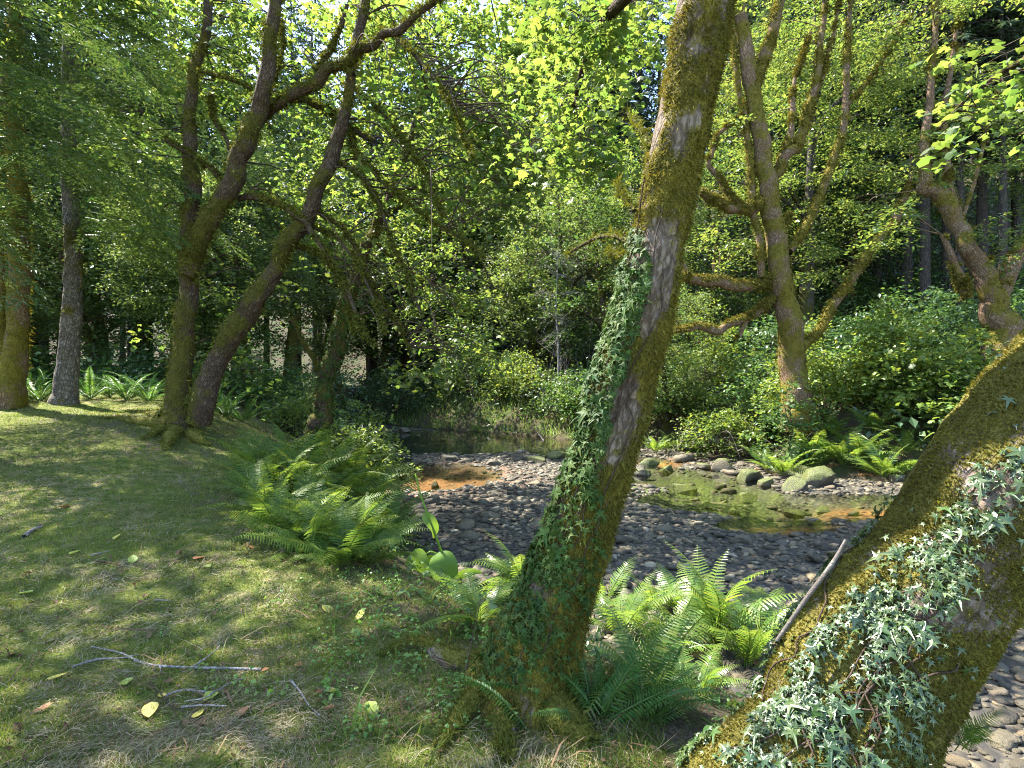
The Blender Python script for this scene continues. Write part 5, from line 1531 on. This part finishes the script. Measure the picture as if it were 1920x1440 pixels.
o = part('bank_herbs', V, F, M['shrub'], None, False, None, 'stuff'); tag(o, 'low leafy growth on the slope of the near bank', 'herbs')

# fine litter of the lawn: crumbs of dead leaf and twig
P, dls = lawn_pts(15000)
n = len(P)
X, Y, Z = rand_axes(n, (0, 0, 1), .5)
o = part('leaf_litter', *place(RHOMB[0] * np.array([.9, 1, 1.5]), RHOMB[1], P + (0, 0, .012), X, Y, Z, .012 * np.exp(rng.normal(0, .5, n)) * (1 + .04 * P[:, 1])), M['litter'], None, False, None, 'stuff'); tag(o, 'crumbs of dead brown leaves scattered through the turf', 'leaf litter')
P, dls = lawn_pts(2600)
n = len(P); a = rng.uniform(0, 6.28, n)
Y = nrm(np.stack([np.cos(a), np.sin(a), rng.normal(.05, .12, n)], 1)); Z = nrm(np.array([0, 0, 1.]) + rng.normal(0, .3, (n, 3))); X = nrm(np.cross(Y, Z))
o = part('twig_litter', *place(BLADE[0] * np.array([.045, 1, 1]), BLADE[1], P + (0, 0, .014), X, Y, np.cross(X, Y), .07 * np.exp(rng.normal(0, .5, n)) * (1 + .03 * P[:, 1])), M['litter'], None, False, None, 'stuff'); tag(o, 'scraps of thin brown twig lying in the turf', 'twig litter')
# ------------------------------------------------------------------ twigs and fallen leaves on the lawn
def lp(x, y, dz=.02): return hit(x, y) + np.array([0, 0, dz])
def tw(rows, w, label, side=None, mat='bark_twig'):
    P = np.array([lp(x, y, .018 + .006 * (i % 2)) for i, (x, y) in enumerate(rows)])
    S = []
    for r_, w_ in (side or []):
        Q = np.array([lp(x, y, .022 + .012 * i) for i, (x, y) in enumerate(r_)]); S.append((Q, np.linspace(w_, w_ * .4, len(Q)) / 2 / FPX * Q[0][1]))
    return stick('fallen_twig', P, np.linspace(w, w * .45, len(P)) / 2 / FPX * P[:, 1], label, mat, 'twig', S)
tw([(490, 1262), (430, 1262), (360, 1258), (300, 1257), (262, 1247), (225, 1232), (170, 1218)], 5.5, 'long pale lichen-grey twig with a side shoot lying across the lawn', [([(362, 1258), (390, 1243), (412, 1226)], 4), ([(300, 1257), (302, 1272)], 3)])
tw([(135, 1257), (180, 1245), (225, 1240), (262, 1235)], 4.5, 'short pale twig crossing the long one near its left tip')
tw([(310, 1312), (340, 1303), (402, 1304), (430, 1290), (462, 1277)], 4.5, 'forked pale twig below the long one', [([(402, 1304), (385, 1322), (345, 1334)], 4)])
tw([(340, 1333), (380, 1332), (425, 1331)], 4, 'thin straight pale twig at the lower edge of the lawn')
tw([(545, 1282), (562, 1305), (580, 1330), (600, 1352)], 4.5, 'pale twig pointing down toward the leaning trunk')
tw([(278, 1287), (295, 1302), (320, 1330), (350, 1345)], 3, 'thin curved brown twig beside the forked one', mat='bark_mid')
tw([(178, 1056), (200, 1060), (230, 1066)], 4, 'short dark twig in the middle of the lawn', mat='bark_mid')
tw([(172, 1045), (205, 1038)], 4, 'small whitish twig above the short dark one')
tw([(45, 1010), (62, 998), (80, 990)], 9, 'pale weathered wood chip at the left of the lawn', mat='bark_dead')
tw([(325, 1058), (345, 1050), (365, 1044)], 4, 'dark bent twig near the rusty leaf', mat='bark_mid')
tw([(290, 1130), (320, 1132)], 3, 'small grey twig below the sunlit patch')
FL = [(237, 1287, 34, 'g', 'broad yellow-green leaf below the long pale twig'), (281, 1338, 40, 'y', 'long curled yellow leaf near the bottom of the lawn'), (303, 1310, 20, 'y', 'small yellow leaf beside the forked twig'),
      (393, 1314, 34, 'g', 'bright green-yellow leaf under the forked twig'), (372, 1345, 26, 'y', 'yellow leaf at the very bottom of the lawn'), (455, 1342, 26, 'b', 'tan curled leaf right of the bottom yellow leaf'),
      (20, 1232, 22, 'b', 'brown curled leaf at the left edge of the lawn'), (105, 1275, 30, 'y', 'dull yellow leaf by the broken wood'), (47, 1117, 24, 'g', 'pale green round leaf left of the sunlit patch'),
      (249, 1052, 24, 'g', 'pale leaf in the middle of the lawn'), (372, 1050, 30, 'b', 'rusty red-brown leaf in the middle of the lawn'), (388, 1066, 18, 'g', 'small pale leaf touching the rusty one'),
      (466, 1029, 24, 'b', 'dark red-brown leaf near the fern mass'), (119, 953, 20, 'b', 'red leaf on the upper lawn'), (613, 1147, 24, 'y', 'cream leaf on the moss below the ferns'), (674, 1160, 26, 'y', 'pale yellow leaf near the lawn-edge herbs'),
      (697, 1339, 38, 'g', 'bright yellow-green leaf at the bottom below the roots'), (623, 1302, 22, 'y', 'small bright yellow leaf on the dark soil'), (560, 1253, 18, 'b', 'little brown leaf beside the end of the long twig'), (80, 1335, 26, 'b', 'orange-brown leaf in the lower left corner'),
      (616, 1335, 20, 'b', 'brown leaf near the bottom, left of the bright one'), (220, 1010, 18, 'y', 'small yellow leaf above the middle of the lawn'), (140, 1040, 18, 'g', 'pale leaf near the grey twigs'), (600, 1303, 14, 'b', 'tiny brown leaf beside the small bright yellow one'), (497, 1262, 14, 'b', 'dead leaf at the butt of the long twig')]
for k, (x, y, w, c, lab) in enumerate(FL):
    p = lp(x, y, .016)
    L = w / FPX * p[1] * 1.15
    s = np.linspace(0, 1, 7)
    wdt = .30 * np.sin(np.pi * s ** .7) ** .8
    fold, curl = rng.uniform(.1, .5), rng.uniform(.05, .35)
    V = np.concatenate([np.stack([sg * wdt, s - .5, fold * wdt * abs(sg) + curl * (s - .5) ** 2], 1) for sg in (-1, 0, 1)])
    Fq = np.array([(c_ * 7 + i, (c_ + 1) * 7 + i, (c_ + 1) * 7 + i + 1, c_ * 7 + i + 1) for c_ in (0, 1) for i in range(6)])
    o = add('fallen_leaf', mesh_data('fallen_leaf', V * L, Fq, M['fleaf_' + c]), None, p, (rng.normal(0, .2), rng.normal(0, .2), rng.uniform(0, 6.28)))
    tag(o, lab, 'leaf', 'fallen leaves on the lawn')
# a loose stick leaning along the big trunk
P, Rr = limb_pts([(1456, 1202, 7, 2.06), (1512, 1122, 9, 2.09), (1554, 1066, 9, 2.12), (1578, 1028, 7, 2.14), (1586, 1012, 6, 2.14)], 2)
stick('dead_stick', P, Rr, 'grey dead stick lying along the upper edge of the huge leaning trunk', 'bark_grey')
P = np.array([pix(875, 1255, D5 - .35), pix(885, 1200, D5 - .33), pix(893, 1165, D5 - .3), pix(902, 1120, D5 - .25)])
stick('bare_shoot', P, [.003, .0025, .002, .0015], 'thin upright brown shoot at the foot of the leaning ivy trunk', 'bark_mid')
o = None

# ------------------------------------------------------------------ labels: tell look-alikes apart by their order across the view
ORD = ['first', 'second', 'third', 'fourth', 'fifth', 'sixth', 'seventh', 'eighth', 'ninth', 'tenth', 'eleventh', 'twelfth', 'thirteenth', 'fourteenth', 'fifteenth', 'sixteenth', 'seventeenth', 'eighteenth']
by = {}
for o in list(COL.objects):
    if o.parent is None and o.get('group') and o.get('label'):
        by.setdefault((o['group'], o['label']), []).append(o)
for (gname, lab), objs in by.items():
    if 1 < len(objs) <= len(ORD):
        objs.sort(key=lambda q: q.location.x / max(.1, q.location.y))
        for i, q in enumerate(objs):
            q['label'] = lab + ', ' + ORD[i] + ' from the left'
